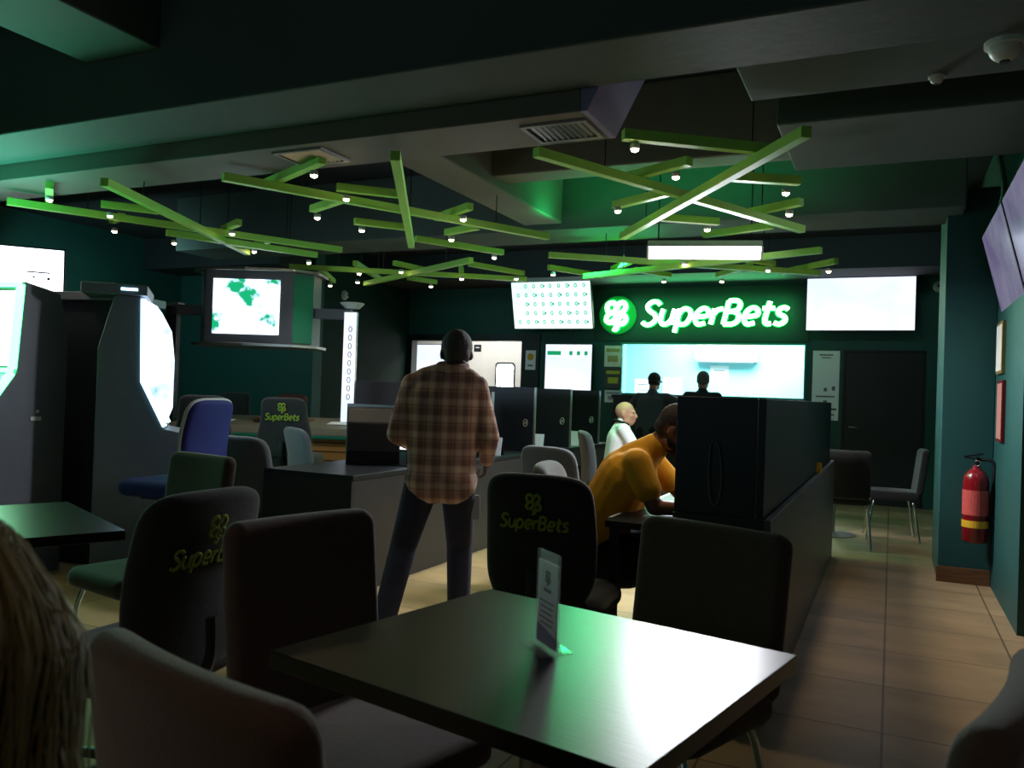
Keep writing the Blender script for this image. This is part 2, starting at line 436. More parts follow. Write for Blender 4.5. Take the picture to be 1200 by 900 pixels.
FY = 11.67          # far wall
LX = -9.9           # left wall
RX = 0.69           # right wall
struct('floor', (LX-.2, -3, -0.1), (2.6, 15.2, 0.0), M['floor'])
struct('ceiling', (LX-.2, -3, 3.35), (2.6, 15.2, 3.45), M['ceil'])
struct('wall_left', (LX-.2, -3, 0), (LX, 9.2, 3.35), M['wall'])
struct('wall_back', (LX-.2, -3.2, 0), (2.6, -3, 3.35), M['wall_dark'])
struct('wall_right', (RX, 5.55, 0), (RX+.15, FY, 3.35), M['wall'])
struct('wall_right_near', (2.45, -3, 0), (2.6, 5.7, 3.35), M['wall_dark'])
struct('wall_right_return', (RX+.15, 5.55, 0), (2.45, 5.7, 3.35), M['wall_dark'])
struct('wall_left_block', (LX-.2, 9.2, 0), (-7.35, 9.4, 3.35), M['wall'])
struct('wall_left_block_side', (-7.55, 9.4, 0), (-7.35, FY, 3.35), mat('shaded_green_paint', '0c2a22', rough=.7, spec=.3))  # paint darkened to stand for the shade on this side
# pilaster on the right and its skirting
struct('wall_pilaster', (0.345, 6.97, 0.0), (RX-.002, 7.9, 2.95), M['wall'], 0.004)
struct('wall_pilaster_upper', (0.43, 8.6, 0), (RX-.002, 9.2, 3.35), M['wall'], 0.004)
struct('baseboard_pilaster', (0.335, 6.945, 0), (RX-.004, 6.968, 0.115), M['skirt'])
# far wall with three openings (doorway left, counter window, right door)
bm = bmesh.new()
def wallbit(x0, x1, z0, z1): box2(bm, (x0, FY, z0), (x1, FY+.14, z1))
wx0, wx1 = -3.66, -1.06; dx0, dx1 = -0.60, 0.39; ox0, ox1 = -7.40, -4.96
wallbit(-7.55, ox0, 0, 3.35); wallbit(ox0, ox1, 2.11, 3.35); wallbit(ox1, wx0, 0, 3.35)
wallbit(wx0, wx1, 2.10, 3.35); wallbit(wx0, wx1, 0, 1.33); wallbit(wx1, dx0, 0, 3.35)
wallbit(dx0, dx1, 2.02, 3.35); wallbit(dx1, RX+.15, 0, 3.35)
setp(mesh_obj('wall_far', bm, M['wall']), kind='structure')
# door
dr = empty('door_1', (dx0, FY+.03, 0)); dr['kind'] = 'structure'
bm = bmesh.new(); box2(bm, (0.03, 0, 0.005), (dx1-dx0-.03, .045, 1.99)); mesh_obj('door_leaf', bm, M['door'], dr, bevel=.003)
bm = bmesh.new(); box2(bm, (0, -.02, 0), (0.03, .06, 2.02)); box2(bm, (dx1-dx0-.03, -.02, 0), (dx1-dx0, .06, 2.02)); box2(bm, (.03, -.02, 1.99), (dx1-dx0-.03, .06, 2.02))
mesh_obj('door_frame', bm, M['black_lam'], dr)
bm = bmesh.new(); cyl(bm, (.1, -.0, 1.0), (.1, -.05, 1.0), .012, 10); tube(bm, [(.1, -.05, 1.0), (.22, -.05, 1.0)], .01, 8); mesh_obj('door_handle', bm, M['steel'], dr, smooth=True)
# counter window: frame and glass
wn = empty('window_1', (wx0, FY, 0)); wn['kind'] = 'structure'
W = wx1-wx0
bm = bmesh.new()
for a, b in (((0, -.015, 1.33), (.025, .05, 2.10)), ((W-.025, -.015, 1.33), (W, .05, 2.10)), ((.025, -.015, 2.075), (W-.025, .05, 2.10)), ((.025, -.015, 1.33), (W-.025, .05, 1.355))):
    box2(bm, a, b)
mesh_obj('window_frame', bm, M['teal_side'], wn)
bm = bmesh.new(); box2(bm, (.025, .012, 1.355), (W-.025, .018, 2.075)); mesh_obj('window_pane', bm, M['pglass'], wn)
bm = bmesh.new(); box2(bm, (-.02, -.32, 1.28), (W+.02, -.016, 1.325)); mesh_obj('window_sill', bm, M['black_lam'], wn, bevel=.004)
bm = bmesh.new(); box2(bm, (wx0, FY-.29, 0), (wx1, FY-.001, 1.279)); setp(mesh_obj('wall_counter', bm, M['desk_front']), kind='structure')
# dark frame round the left doorway
bm = bmesh.new()
for a, b in (((ox0, FY-.03, 0), (ox0+.14, FY+.14, 2.11)), ((ox1-.30, FY-.03, 0), (ox1, FY+.14, 2.11)), ((ox0, FY-.03, 2.11), (ox1, FY-.001, 2.21))):
    box2(bm, a, b)
setp(mesh_obj('trim_1', bm, M['door']), kind='structure')
# rooms behind
struct('wall_office_back', (-4.4, 14.4, 0), (0.2, 14.5, 2.9), M['off_wall'])
struct('wall_office_left', (-4.5, FY+.14, 0), (-4.4, 14.5, 2.9), M['off_wall'])
struct('wall_office_right', (-.75, FY+.14, 0), (-.65, 14.4, 2.9), M['off_wall'])
struct('ceiling_office', (-4.4, FY+.14, 2.75), (-.75, 14.4, 2.85), M['off_white'])
struct('wall_lobby_back', (-9.9, 13.6, 0), (-4.5, 13.7, 2.9), M['off_white'])
struct('wall_lobby_left', (-9.9, FY+.14, 0), (-9.8, 13.6, 2.9), M['off_white'])
struct('ceiling_lobby', (-9.9, FY+.14, 2.75), (-4.5, 13.6, 2.85), M['off_white'])
dr = empty('door_2', (-6.50, 13.58, 0)); dr['kind'] = 'structure'
bm = bmesh.new(); box2(bm, (-.62, 0, .01), (.38, .02, 2.3)); mesh_obj('door_leaf', bm, M['off_white'], dr, bevel=.004)
bm = bmesh.new()
o = rrect(.40, .66, .07); i_ = rrect(.34, .60, .05)
A = [bm.verts.new((p[0]+.05, -.012, p[1]+1.52)) for p in o]; n = len(A)
B = [bm.verts.new((p[0]*.86+.05, -.012, p[1]*.90+1.52)) for p in o]
for k in range(n): bm.faces.new((A[k], A[(k+1) % n], B[(k+1) % n], B[k]))
r = bmesh.ops.extrude_face_region(bm, geom=bm.faces[:]); bmesh.ops.translate(bm, vec=(0, .011, 0), verts=[v for v in r['geom'] if isinstance(v, bmesh.types.BMVert)])
mesh_obj('window_gasket', bm, M['black'], dr)
bm = bmesh.new(); slab(bm, [(p[0]*.86, p[1]*.90) for p in o], .006, .002, fn=lambda x, y, z: (x+.05, y-.004, z+1.52)); mesh_obj('window_pane', bm, M['off_light'], dr)  # pane glows by itself, its brightness put into the material

# beams, ducts and recesses of the ceiling
struct('ceiling_beam', (LX, 3.05, 2.70), (2.4, 3.50, 3.35), M['beam'], .01)
struct('ceiling_beam', (-4.05, -3, 3.02), (-3.5, 3.05, 3.35), M['beam'], .01)
struct('ceiling_beam', (-0.66, 3.50, 2.75), (2.4, 4.06, 3.35), M['beam'], .01)
struct('ceiling_beam', (-0.59, 4.45, 2.75), (2.4, 5.38, 3.35), M['beam'], .01)
struct('ceiling_beam', (-2.95, 4.30, 2.76), (-2.60, 6.50, 3.35), M['duct'], .01)
struct('ceiling_beam', (-2.60, 5.15, 2.82), (-0.59, 5.38, 3.35), M['duct'], .01)
struct('ceiling_beam', (-7.3, 6.68, 2.75), (0.45, 7.30, 3.35), M['beam'], .01)
struct('ceiling_beam', (LX, 10.7, 2.95), (RX, FY-.001, 3.35), M['ceil'], .01)
struct('ceiling_beam', (LX, 8.5, 2.9), (-7.4, 9.199, 3.35), M['ceil'], .01)

def vent(x, y, z, parent=None):
    r_ = empty('ceiling_vent', (x, y, z), 0, None, 'air vent')
    bm = bmesh.new(); w, d, f = .34, .27, .022
    for a, b in (((-w/2, -d/2, -.012), (w/2, -d/2+f, 0)), ((-w/2, d/2-f, -.012), (w/2, d/2, 0)), ((-w/2, -d/2+f, -.012), (-w/2+f, d/2-f, 0)), ((w/2-f, -d/2+f, -.012), (w/2, d/2-f, 0))):
        box2(bm, a, b)
    mesh_obj('frame', bm, M['grille'], r_)
    bm = bmesh.new()
    for k in range(9): box(bm, (-w/2+.05+k*.03, 0, -.006), (.004, d-2*f, .016), (0, R_(40), 0))
    mesh_obj('louvre', bm, M['steel'], r_)
    bm = bmesh.new(); box2(bm, (-w/2+f, -d/2+f, -.001), (w/2-f, d/2-f, 0)); mesh_obj('backing', bm, M['black'], r_)
    return r_
# the duct box with its blue-grey end panel
du = empty('air_duct', (-1.32, 3.51, 2.60), 0, 'long grey air duct boxed under the ceiling behind the green-lit beam', 'air duct')
bm = bmesh.new(); box2(bm, (-4.9, 0, 0), (-.012, .43, .62)); mesh_obj('duct_body', bm, M['duct'], du, bevel=.006)
bm = bmesh.new(); prism(bm, [(-.012, 0), (.02, 0), (.34, .62), (-.012, .62)], 'y', 0, .43); mesh_obj('end_panel', bm, M['duct_blue'], du, bevel=.004)['label'] = 'end panel tinted blue-grey for the light on it'
setp(vent(-1.51, 3.735, 2.599), 'louvred air vent at the blue-grey right end of the long duct')
setp(vent(-3.02, 3.70, 2.599), 'louvred air vent under the long duct, above the left lime bar cluster')
for v_ in D.objects:
    if v_.name.startswith('ceiling_vent'): v_['group'] = 'air vents under the long duct'

# ------------------------------------------------------------------ lime light sculptures
def lamp_light(parent, loc, power, col=(1, .84, .60), size=R_(88), name='lamp_glow'):
    l = D.lights.new(name, 'SPOT'); l.energy = power; l.color = col; l.spot_size = size; l.spot_blend = .8; l.shadow_soft_size = .02
    o = D.objects.new(name, l); COL.objects.link(o); o.parent = parent; o.location = loc
    return o

def sculpture(label, bars, lamps, z=2.50, power=10.0, th=.05, strip=None, zmax=None):
    pts = [at(b[0], b[1], z=z) for b in bars] + [at(b[2], b[3], z=z) for b in bars]
    c = sum(pts, Vector())/len(pts); c.z = z
    root = empty('ceiling_light_sculpture', c, 0, label, 'ceiling light', 'lime bar light sculptures under the ceiling')
    for k, b in enumerate(bars):
        lay = (b[4] if len(b) > 4 else 0)
        zz = z + lay*.052
        p, q = at(b[0], b[1], z=zz)-c, at(b[2], b[3], z=zz)-c
        d = q-p; L = d.length; ang = math.atan2(d.y, d.x)
        bm = bmesh.new(); box(bm, (0, 0, th/2), (L, th, th))
        o = mesh_obj('bar', bm, M['lime'], root, bevel=.002, loc=(p+q)/2, rot=(0, 0, ang))
        if L > 1.2:
            for s in (-.3, .3):
                e = (p+q)/2+d*s
                tl = ceil_at(c.x+e.x, c.y+e.y)-c.z
                if tl > e.z+th:
                    bm = bmesh.new(); cyl(bm, (e.x, e.y, e.z+th), (e.x, e.y, tl), .004, 6); mesh_obj('hanging_rod', bm, M['wire'], root)
        if strip is not None and k in strip:
            bm = bmesh.new(); box(bm, (0, 0, th+.004), (L*.9, .02, .008)); mesh_obj('led_strip', bm, M['green_glow'], root, loc=(p+q)/2, rot=(0, 0, ang))
    for (lx, ly) in lamps:
        p = at(lx, ly+3, z=z-.02)-c
        bm = bmesh.new(); lathe(bm, [(.014, .020), (.022, .018), (.024, -.004), (.019, -.008)], 14)
        h = mesh_obj('lamp_housing', bm, M['white'], root, smooth=True, loc=p)
        bm = bmesh.new(); bmesh.ops.create_uvsphere(bm, u_segments=12, v_segments=8, radius=.019); bmesh.ops.scale(bm, vec=(1, 1, .6), verts=bm.verts[:])
        mesh_obj('lens', bm, M['lens'], h, smooth=True, loc=(0, 0, -.010))
        lamp_light(h, (0, 0, -.026), power)
    return root

BOXES = [((LX, 3.05), (2.4, 3.5), 2.70), ((-.66, 3.5), (2.4, 4.06), 2.75), ((-.59, 4.45), (2.4, 5.38), 2.75), ((-2.95, 4.3), (-2.6, 6.5), 2.76),
         ((-2.6, 5.15), (-.59, 5.38), 2.82), ((-7.3, 6.68), (.45, 7.3), 2.75), ((-6.22, 3.51), (-1.3, 3.94), 2.60), ((LX, 10.7), (RX, FY), 2.95)]
def ceil_at(x, y):
    h = 3.35
    for a, b, z in BOXES:
        if a[0]-.01 <= x <= b[0]+.01 and a[1]-.01 <= y <= b[1]+.01: h = min(h, z)
    return h

sculpture('leftmost cluster of lime green ceiling bars, above the game machines',
  [(8, 240, 400, 296), (122, 218, 290, 299, -1), (58, 221, 57, 247, 1), (118, 243, 186, 251, 1), (131, 262, 143, 257, 1), (195, 276, 371, 302, -1), (262, 272, 280, 264, 1), (294, 292, 314, 285, 1)],
  [(58, 230), (129, 249), (134, 267), (204, 281), (272, 270), (298, 291), (362, 304)])
sculpture('lime green bar cluster under the long duct, crossed by one near bar',
  [(261, 212, 642, 281), (312, 220, 378, 192, 1), (366, 249, 402, 237, 1), (394, 224, 468, 232, 1), (415, 263, 476, 270, 1), (487, 283, 589, 299, 1), (463, 188, 482, 291, -1), (512, 259, 551, 246, 1), (523, 276, 560, 269, 1)],
  [(368, 201), (406, 229), (372, 251), (424, 266), (543, 253), (529, 277), (579, 298)])
sculpture('flat lime green bar cluster above the roulette screen and standing man',
  [(339, 315, 617, 330), (428, 335, 552, 308, -1), (462, 311, 507, 321, 1), (550, 312, 613, 323, 1), (540, 317, 541, 327, 1), (478, 328, 511, 333, 1), (374, 317, 391, 332, 1), (416, 311, 448, 331, 1)],
  [(387, 331), (421, 317), (419, 327), (470, 315), (541, 323), (505, 332), (605, 323)])
sculpture('large crossed lime green bar cluster in front of the fluorescent tube',
  [(628, 184, 940, 273), (729, 281, 945, 161, -1), (730, 164, 905, 182, 0), (738, 212, 808, 194, 1), (720, 245, 790, 228, 1), (855, 212, 937, 217, 1), (870, 255, 939, 241, 1), (775, 259, 842, 264, 1), (825, 279, 905, 268, 1)],
  [(744, 170), (792, 203), (724, 243), (921, 222), (925, 247), (829, 265)], power=20.0)
sculpture('farthest lime green bar cluster just above the glowing sign',
  [(643, 302, 960, 323), (685, 327, 962, 297, -1), (643, 316, 706, 326, 1), (718, 318, 742, 308, 1), (745, 319, 785, 325, 1), (841, 325, 880, 314, 1), (868, 306, 907, 312, 1), (916, 322, 980, 309, 1), (780, 300, 830, 310, 1)],
  [(648, 318), (722, 317), (778, 326), (846, 326), (900, 313), (971, 314), (802, 306)], power=11.0)

# fluorescent batten
fp = at(825, 291, d=6.35)
fl = empty('fluorescent_light', fp, R_(14), 'glaring white fluorescent tube light on the ceiling before the sign', 'ceiling light')
bm = bmesh.new(); prism(bm, [(-.085, .0), (.085, .0), (.06, .05), (-.06, .05)], 'x', -.43, .43); mesh_obj('batten', bm, M['white'], fl)
bm = bmesh.new(); prism(bm, [(.07*math.cos(PI+k*PI/10), .085*math.sin(PI+k*PI/10)) for k in range(11)], 'x', -.42, .42); mesh_obj('glare_diffuser', bm, M['tube'], fl)  # emissive shell added and oversized to stand for the tube's glare
for s in (-1, 1):
    bm = bmesh.new(); prism(bm, [(.075*math.cos(PI+k*PI/10), .09*math.sin(PI+k*PI/10)) for k in range(11)], 'x', s*.42, s*.435); mesh_obj('end_cap', bm, M['white'], fl)
for s in (-.35, .35):
    bm = bmesh.new(); cyl(bm, (s, 0, .05), (s, 0, 3.35-fp.z), .006, 6); mesh_obj('hanging_rod', bm, M['wire'], fl)
la = D.lights.new('tube_glow', 'AREA'); la.shape = 'RECTANGLE'; la.size = .82; la.size_y = .12; la.energy = 125; la.color = (.93, .95, 1)
lo = D.objects.new('tube_glow', la); COL.objects.link(lo); lo.parent = fl; lo.location = (0, -.07, -.115); lo.rotation_euler = (R_(-18), 0, 0)

# ------------------------------------------------------------------ sign
sg = empty('wall_sign', (-3.87, FY-.002, 2.16), 0, 'long illuminated SuperBets sign with clover emblem above the counter window', 'sign')
bm = bmesh.new(); box2(bm, (-.20, -.012, -.04), (2.84, 0, .74)); mesh_obj('sign_board', bm, M['wall_dark'], sg)
bm = bmesh.new(); lathe(bm, [(.285, 0), (.285, .03), (.27, .035)], 48, mt=Matrix.Translation((.155, -.012, .34)) @ Matrix.Rotation(PI/2, 4, 'X')); mesh_obj('emblem_disc', bm, M['neon_ring'], sg)
bm = bmesh.new(); emblem(bm, .235, .048, .155, .34, .45, 10, y=-.10); mesh_obj('emblem_halo', bm, M['neon_g'], sg, smooth=True)  # thicker green tubes take the place of bloom round the sign
bm = bmesh.new(); emblem(bm, .235, .033, .155, .34, .55, 10, y=-.115); mesh_obj('emblem', bm, M['neon_w'], sg, smooth=True)
hh = .345
for k, (nm, rad, yy, mm) in enumerate((('lettering_halo', .040, -.085, 'neon_g'), ('lettering', .028, -.105, 'neon_w'))):
    bm = bmesh.new(); strokes(bm, 'SuperBets', hh, rad, shear=.20, flat=.5, seg=10, y=0, n=5)
    xs = [v.co.x for v in bm.verts]; sc = 2.06/(max(xs)-min(xs))
    for v in bm.verts: v.co.x = (v.co.x-min(xs))*sc+.53; v.co.z += .185; v.co.y += yy
    mesh_obj(nm, bm, M[mm], sg, smooth=True)
la = D.lights.new('sign_glow', 'AREA'); la.shape = 'RECTANGLE'; la.size = 2.6; la.size_y = .5; la.energy = 7; la.color = (.05, 1, .28)
lo = D.objects.new('sign_glow', la); COL.objects.link(lo); lo.parent = sg; lo.location = (1.35, -.2, .34); lo.rotation_euler = (R_(72), 0, 0)
la = D.lights.new('sign_up_glow', 'AREA'); la.shape = 'RECTANGLE'; la.size = 2.4; la.size_y = .2; la.energy = 14; la.color = (.03, 1, .25)
lo = D.objects.new('sign_up_glow', la); COL.objects.link(lo); lo.parent = sg; lo.location = (1.35, -.25, .6); lo.rotation_euler = (R_(-125), 0, 0)

# ------------------------------------------------------------------ wall screens
def wall_screen(name, label, c, w, h, rot, screen, deco=None, frame='black', cat='screen', group=None, t=.05, rim=.012):
    r_ = D.objects.new(name, None); COL.objects.link(r_); r_.location = c; r_.rotation_euler = rot; setp(r_, label, cat, group)
    bm = bmesh.new(); box2(bm, (-w/2-rim, 0, -h/2-rim), (w/2+rim, t, h/2+rim)); mesh_obj('casing', bm, M[frame], r_, bevel=.004)
    bm = bmesh.new(); box2(bm, (-w/2, -.004, -h/2), (w/2, 0.001, h/2)); mesh_obj('display', bm, M[screen], r_)
    if deco: deco(r_, w, h)
    return r_
def ring2(bm, cx, cz, rx, rz, r, y=-.006):
    tube(bm, [(cx+rx*math.cos(a*PI/4), y, cz+rz*math.sin(a*PI/4)) for a in range(8)], r, 4, closed=True)
def odds(r_, w, h):
    dsp = [o for o in D.objects if o.parent == r_ and o.name.startswith('display')][0]
    bm = bmesh.new(); bm.from_mesh(dsp.data); nf = len(bm.faces)
    for j in range(5):
        for i in range(9):
            if i == 0 and j in (0, 2, 3): continue
            x = -w/2+.10+i*.132; z = h/2-.09-j*.135
            ring2(bm, x, z, .018, .027, .008)
            if (i+j) % 3 == 0: box(bm, (x+.035, -.005, z), (.02, .003, .035))
    bm.faces.ensure_lookup_table()
    for f in bm.faces[nf:]: f.material_index = 1
    bm.to_mesh(dsp.data); bm.free(); dsp.data.materials.append(M['teal_ink'])
def header(r_, w, h):
    bm = bmesh.new(); box(bm, (-w/2+.14, -.005, h/2-.13), (.22, .003, .06))
    for i in range(3): box(bm, (w/2-.33+.12*i, -.005, h/2-.13), (.05, .003, .06))
    mesh_obj('green_header', bm, M['green_ink'], r_)
def arm(r_, y1=.28, z=0.0):
    bm = bmesh.new(); box2(bm, (-.05, .05, z-.05), (.05, y1, z+.05)); box2(bm, (-.12, .05, z-.1), (.12, .065, z+.1)); mesh_obj('mounting_arm', bm, M['black'], r_)
def with_arm(f, y1, z=0.0):
    def g(r_, w, h):
        if f: f(r_, w, h)
        arm(r_, y1, z)
    return g
wall_screen('wall_screen', 'tilted odds screen of small green figures left of the sign', (-4.62, 11.24, 2.63), 1.25, .73, (R_(16), 0, 0), 'scr_odds', with_arm(odds, .33))
wall_screen('wall_screen', 'large plain white screen above the dark door', (-.41, 11.45, 2.60), 1.29, .68, (0, 0, 0), 'scr_white', with_arm(None, .21))
p1, p2 = at(640, 402, Y=11.55), at(692, 460, Y=11.55)
wall_screen('wall_screen', 'upright white screen with green header under the odds screen', ((p1.x+p2.x)/2, 11.55, (p1.z+p2.z)/2-.02), p2.x-p1.x, p1.z-p2.z, (0, 0, 0), 'scr_white', with_arm(header, .115))
# two lilac screens on the right wall
for k, (cy, lb) in enumerate(((6.20, 'farther of two lilac-lit screens leaning off the right wall'), (5.02, 'nearer of two lilac-lit screens, cut by the right edge of the photo'))):
    cx = .655
    wall_screen('side_screen', lb, (cx-.02, cy, 2.23), 1.08, .62, (R_(14), 0, R_(-90)), 'scr_lilac',
        with_arm(None, .18 if k == 0 else 1.85), group='lilac screens on the right wall')
# white screen above the left machine
sc = wall_screen('hanging_screen', 'bright white screen hanging above the green-edged game machine', at(5, 306, d=6.2), 1.00, .56, (R_(8), 0, R_(49)), 'scr_white')
sc.location = at(-14, 330, d=6.2)
M['scr_white2'] = screen_mat('bright_display', (3.2, 1.6, [(0.3, 'dce8ff'), (0.7, 'ffffff')]))
for ch in D.objects:
    if ch.parent == sc and ch.name.startswith('display'): ch.data.materials[0] = M['scr_white2']
zz = (2.60 if 3.5 < sc.location.y < 3.95 and sc.location.x > -6.22 else 3.35)-sc.location.z
bm = bmesh.new(); cyl(bm, (0, .04, 0.1), (0, .16, zz-.03), .02, 10); box2(bm, (-.06, .1, zz-.05), (.06, .22, zz-.03)); mesh_obj('ceiling_pole', bm, M['black'], sc)
bm = bmesh.new()
box(bm, (.33, -.005, .10), (.16, .003, .010)); box(bm, (.40, -.005, .055), (.02, .003, .02)); box(bm, (.30, -.005, .062), (.015, .003, .015))
mesh_obj('screen_text', bm, M['ink'], sc)

# ------------------------------------------------------------------ office behind the window
ac = empty('air_conditioner', (at(850, 415, Y=14.2).x, 14.39, at(850, 424, Y=14.2).z), 0, 'white split air conditioner on the cyan office wall', 'air conditioner')
bm = bmesh.new(); prism(bm, [(0, 0), (-.16, .0), (-.21, .06), (-.21, .24), (-.17, .29), (0, .29)], 'x', -.52, .52)
mesh_obj('casing', bm, M['white'], ac, bevel=.008)
bm = bmesh.new(); box2(bm, (-.48, -.19, -.012), (.48, -.06, .001)); mesh_obj('air_flap', bm, M['ink'], ac)
def flat_sheet(name, label, cat, c, w, h, m, marks=None, group=None, rz=0.0, mk='ink'):
    r_ = empty(name, c, rz, label, cat, group)
    bm = bmesh.new(); box2(bm, (-w/2, -.003, -h/2), (w/2, 0, h/2)); mesh_obj('sheet', bm, m, r_)
    if marks:
        bm = bmesh.new()
        for (x, z, a, b) in marks: box2(bm, (x*w-a*w/2, -.0045, z*h-b*h/2), (x*w+a*w/2, -.003, z*h+b*h/2))
        mesh_obj('print', bm, M[mk], r_)
    return r_
for k, (x, y, w, h, lb) in enumerate(((753, 457, .30, .40, 'white notice on the office wall just left of the black cap'), (788, 455, .34, .38, 'white notice on the office wall right of the black cap'), (843, 440, .32, .34, 'white notice under the air conditioner'))):
    p = at(x, y, Y=14.395); flat_sheet('wall_notice', lb, 'notice', (p.x, 14.398, p.z), w, h, M['paper'], [(0, .25, .6, .05), (0, 0, .7, .04)], 'notices on the cyan office wall')
bm = bmesh.new(); box2(bm, (-3.4, 13.0, 2.70), (-1.3, 13.9, 2.749)); setp(mesh_obj('office_ceiling_light', bm, M['off_light']), 'white light panel on the cyan office ceiling', 'ceiling light')
bm = bmesh.new(); box2(bm, (-7.6, 12.4, 2.70), (-5.6, 12.9, 2.749)); setp(mesh_obj('lobby_ceiling_light', bm, M['off_light']), 'white light panel on the lobby ceiling beyond the left doorway', 'ceiling light')
def area(name, loc, sx, sy, e, col, rot=(0, 0, 0)):
    l = D.lights.new(name, 'AREA'); l.shape = 'RECTANGLE'; l.size = sx; l.size_y = sy; l.energy = e; l.color = col
    o = D.objects.new(name, l); COL.objects.link(o); o.location = loc; o.rotation_euler = rot; return o
area('office_light', (-2.4, 13.3, 2.68), 2.4, 1.2, 230, (.80, 1, .98))
area('lobby_light', (-6.6, 12.65, 2.68), 2.0, .5, 26, (1, .96, .92))
# bright lobby screen and small dark sign
p = at(500, 424, Y=13.3)
wall_screen('lobby_screen', 'bright white screen in the lobby left of the standing man', (p.x, 13.45, p.z), 1.05, .66, (0, 0, 0), 'scr_white', with_arm(None, .14))
p = at(559, 408, Y=13.55)
flat_sheet('door_plate', 'small black plate on the cream lobby wall', 'sign', (p.x, 13.578, p.z), .15, .13, M['black'], [(0, .1, .5, .1)], mk='paper')
p = at(624, 422, Y=FY-.035)
flat_sheet('orange_notice', 'small white notice with an orange disc beside the left doorway', 'notice', (ox1-.14, FY-.031, p.z), .17, .30, M['paper'], [(0, -.28, .5, .08)])
bm = bmesh.new(); lathe(bm, [(.055, 0), (.055, .003)], 24, mt=Matrix.Rotation(PI/2, 4, 'X')); D_ = [o for o in D.objects if o.name.startswith('orange_notice')][0]
mesh_obj('orange_disc', bm, M['yellow'], D_, loc=(0, -.003, .05))
# three posters inside the window frame, left
post = [(405, 430, 'e4ddd2', 'pale poster at the top left of the counter window', 'b0a06a'), (431, 455, '4a4a48', 'dark poster with yellow heading in the counter window, middle of three', 'b8b040'), (457, 472, 'd8d8e0', 'white poster at the foot of the three in the counter window', '9090a0')]
for (y0, y1, col, lb, c2) in post:
    p0, p1 = at(707, y0, Y=FY), at(726, y1, Y=FY)
    mm = mat('poster_'+col, col, rough=.7, noise=.25, nscale=9); M['p_'+col] = mm
    M['i_'+c2] = mat('poster_ink_'+c2, c2, rough=.7, noise=.2, nscale=20)
    flat_sheet('window_poster', lb, 'poster', ((p0.x+p1.x)/2+.03, FY-.017, (p0.z+p1.z)/2), p1.x-p0.x, p0.z-p1.z, mm, [(0, .28, .8, .16), (0, -.12, .6, .3)], 'posters down the left of the counter window', mk='i_'+c2)
p0, p1 = at(953, 411, Y=FY), at(982, 493, Y=FY)
flat_sheet('wall_poster', 'tall white rules poster between window and dark door', 'poster', ((p0.x+p1.x)/2, FY-.002, (p0.z+p1.z)/2), p1.x-p0.x, p0.z-p1.z, M['paper'],
           [(0, .44, .5, .02), (0, .40, .35, .015), (0, -.06, .12, .05), (.3, -.04, .12, .06), (0, -.16, .7, .02), (0, -.24, .14, .05), (0, -.34, .85, .03), (0, -.42, .7, .02)])
# small cameras and sensors
def dome(name, label, p, r, rot, m='white'):
    r_ = D.objects.new(name, None); COL.objects.link(r_); r_.location = p; r_.rotation_euler = rot; setp(r_, label, 'security camera')
    bm = bmesh.new(); lathe(bm, [(r*1.15, 0), (r*1.15, -r*.3), (r, -r*.35)], 20); mesh_obj('base', bm, M[m], r_, smooth=False)
    bm = bmesh.new(); lathe(bm, [(r*.95, -r*.3)]+[(r*.95*math.cos(a*PI/12), -r*.3-r*.95*math.sin(a*PI/12)) for a in range(1, 6)]+[(0, -r*1.25)], 20); mesh_obj('dome', bm, M[m], r_, smooth=True)
    bm = bmesh.new(); cyl(bm, (0, 0, -r*1.2), (0, 0, -r*1.3), r*.3, 12); mesh_obj('lens', bm, M['black'], r_)
dome('dome_camera', 'small round camera high on the far wall near the right pilaster', (.50, FY-.0, 2.83), .06, (R_(-90), 0, 0))
dome('ceiling_camera', 'white round camera under the near beam, top right corner', (at(1178, 52, z=2.69).x, at(1178, 52, z=2.69).y, 2.70), .062, (0, 0, 0))
dome('ceiling_camera', 'tiny white round camera under the second ceiling beam at right', (at(1096, 104, z=2.74).x, 4.0, 2.75), .03, (0, 0, 0))
dome('dome_camera', 'small round camera on the green wall above the white illuminated post', (-7.34, at(403, 346, X=-7.34).y, at(403, 346, X=-7.34).z), .06, (0, R_(-90), 0))
# conduit pipe on the right
bm = bmesh.new(); tube(bm, spline([(.66, 6.9, 2.70), (.64, 6.3, 2.78), (.55, 5.9, 3.0), (.50, 5.5, 3.25), (.5, 5.45, 3.35)], 5), .018, 8)
setp(mesh_obj('conduit_pipe', bm, M['wall'], smooth=True), 'thin painted conduit pipe climbing to the ceiling at right', 'pipe')
# framed notices on the right wall
p = at(1175, 408, X=RX); 
def side_sheet(name, label, y, z, w, h, m, fm):
    r_ = empty(name, (RX-.001, y, z), R_(-90), label, 'notice')
    bm = bmesh.new(); box2(bm, (-w/2, -.02, -h/2), (w/2, 0, h/2)); mesh_obj('frame', bm, M[fm], r_)
    bm = bmesh.new(); box2(bm, (-w/2+.02, -.023, -h/2+.02), (w/2-.02, -.02, h/2-.02)); mesh_obj('sheet', bm, m, r_)
side_sheet('framed_notice', 'gold framed notice on the right wall below the lilac screens', p.y, p.z, .34, .36, M['p_e4ddd2'], 'gold')
p = at(1175, 482, X=RX); side_sheet('fire_notice', 'red fire notice on the right wall above the extinguisher', p.y, p.z, .30, .42, mat('pink_notice_paper', 'b87870', rough=.7, noise=.3, nscale=40), 'red')

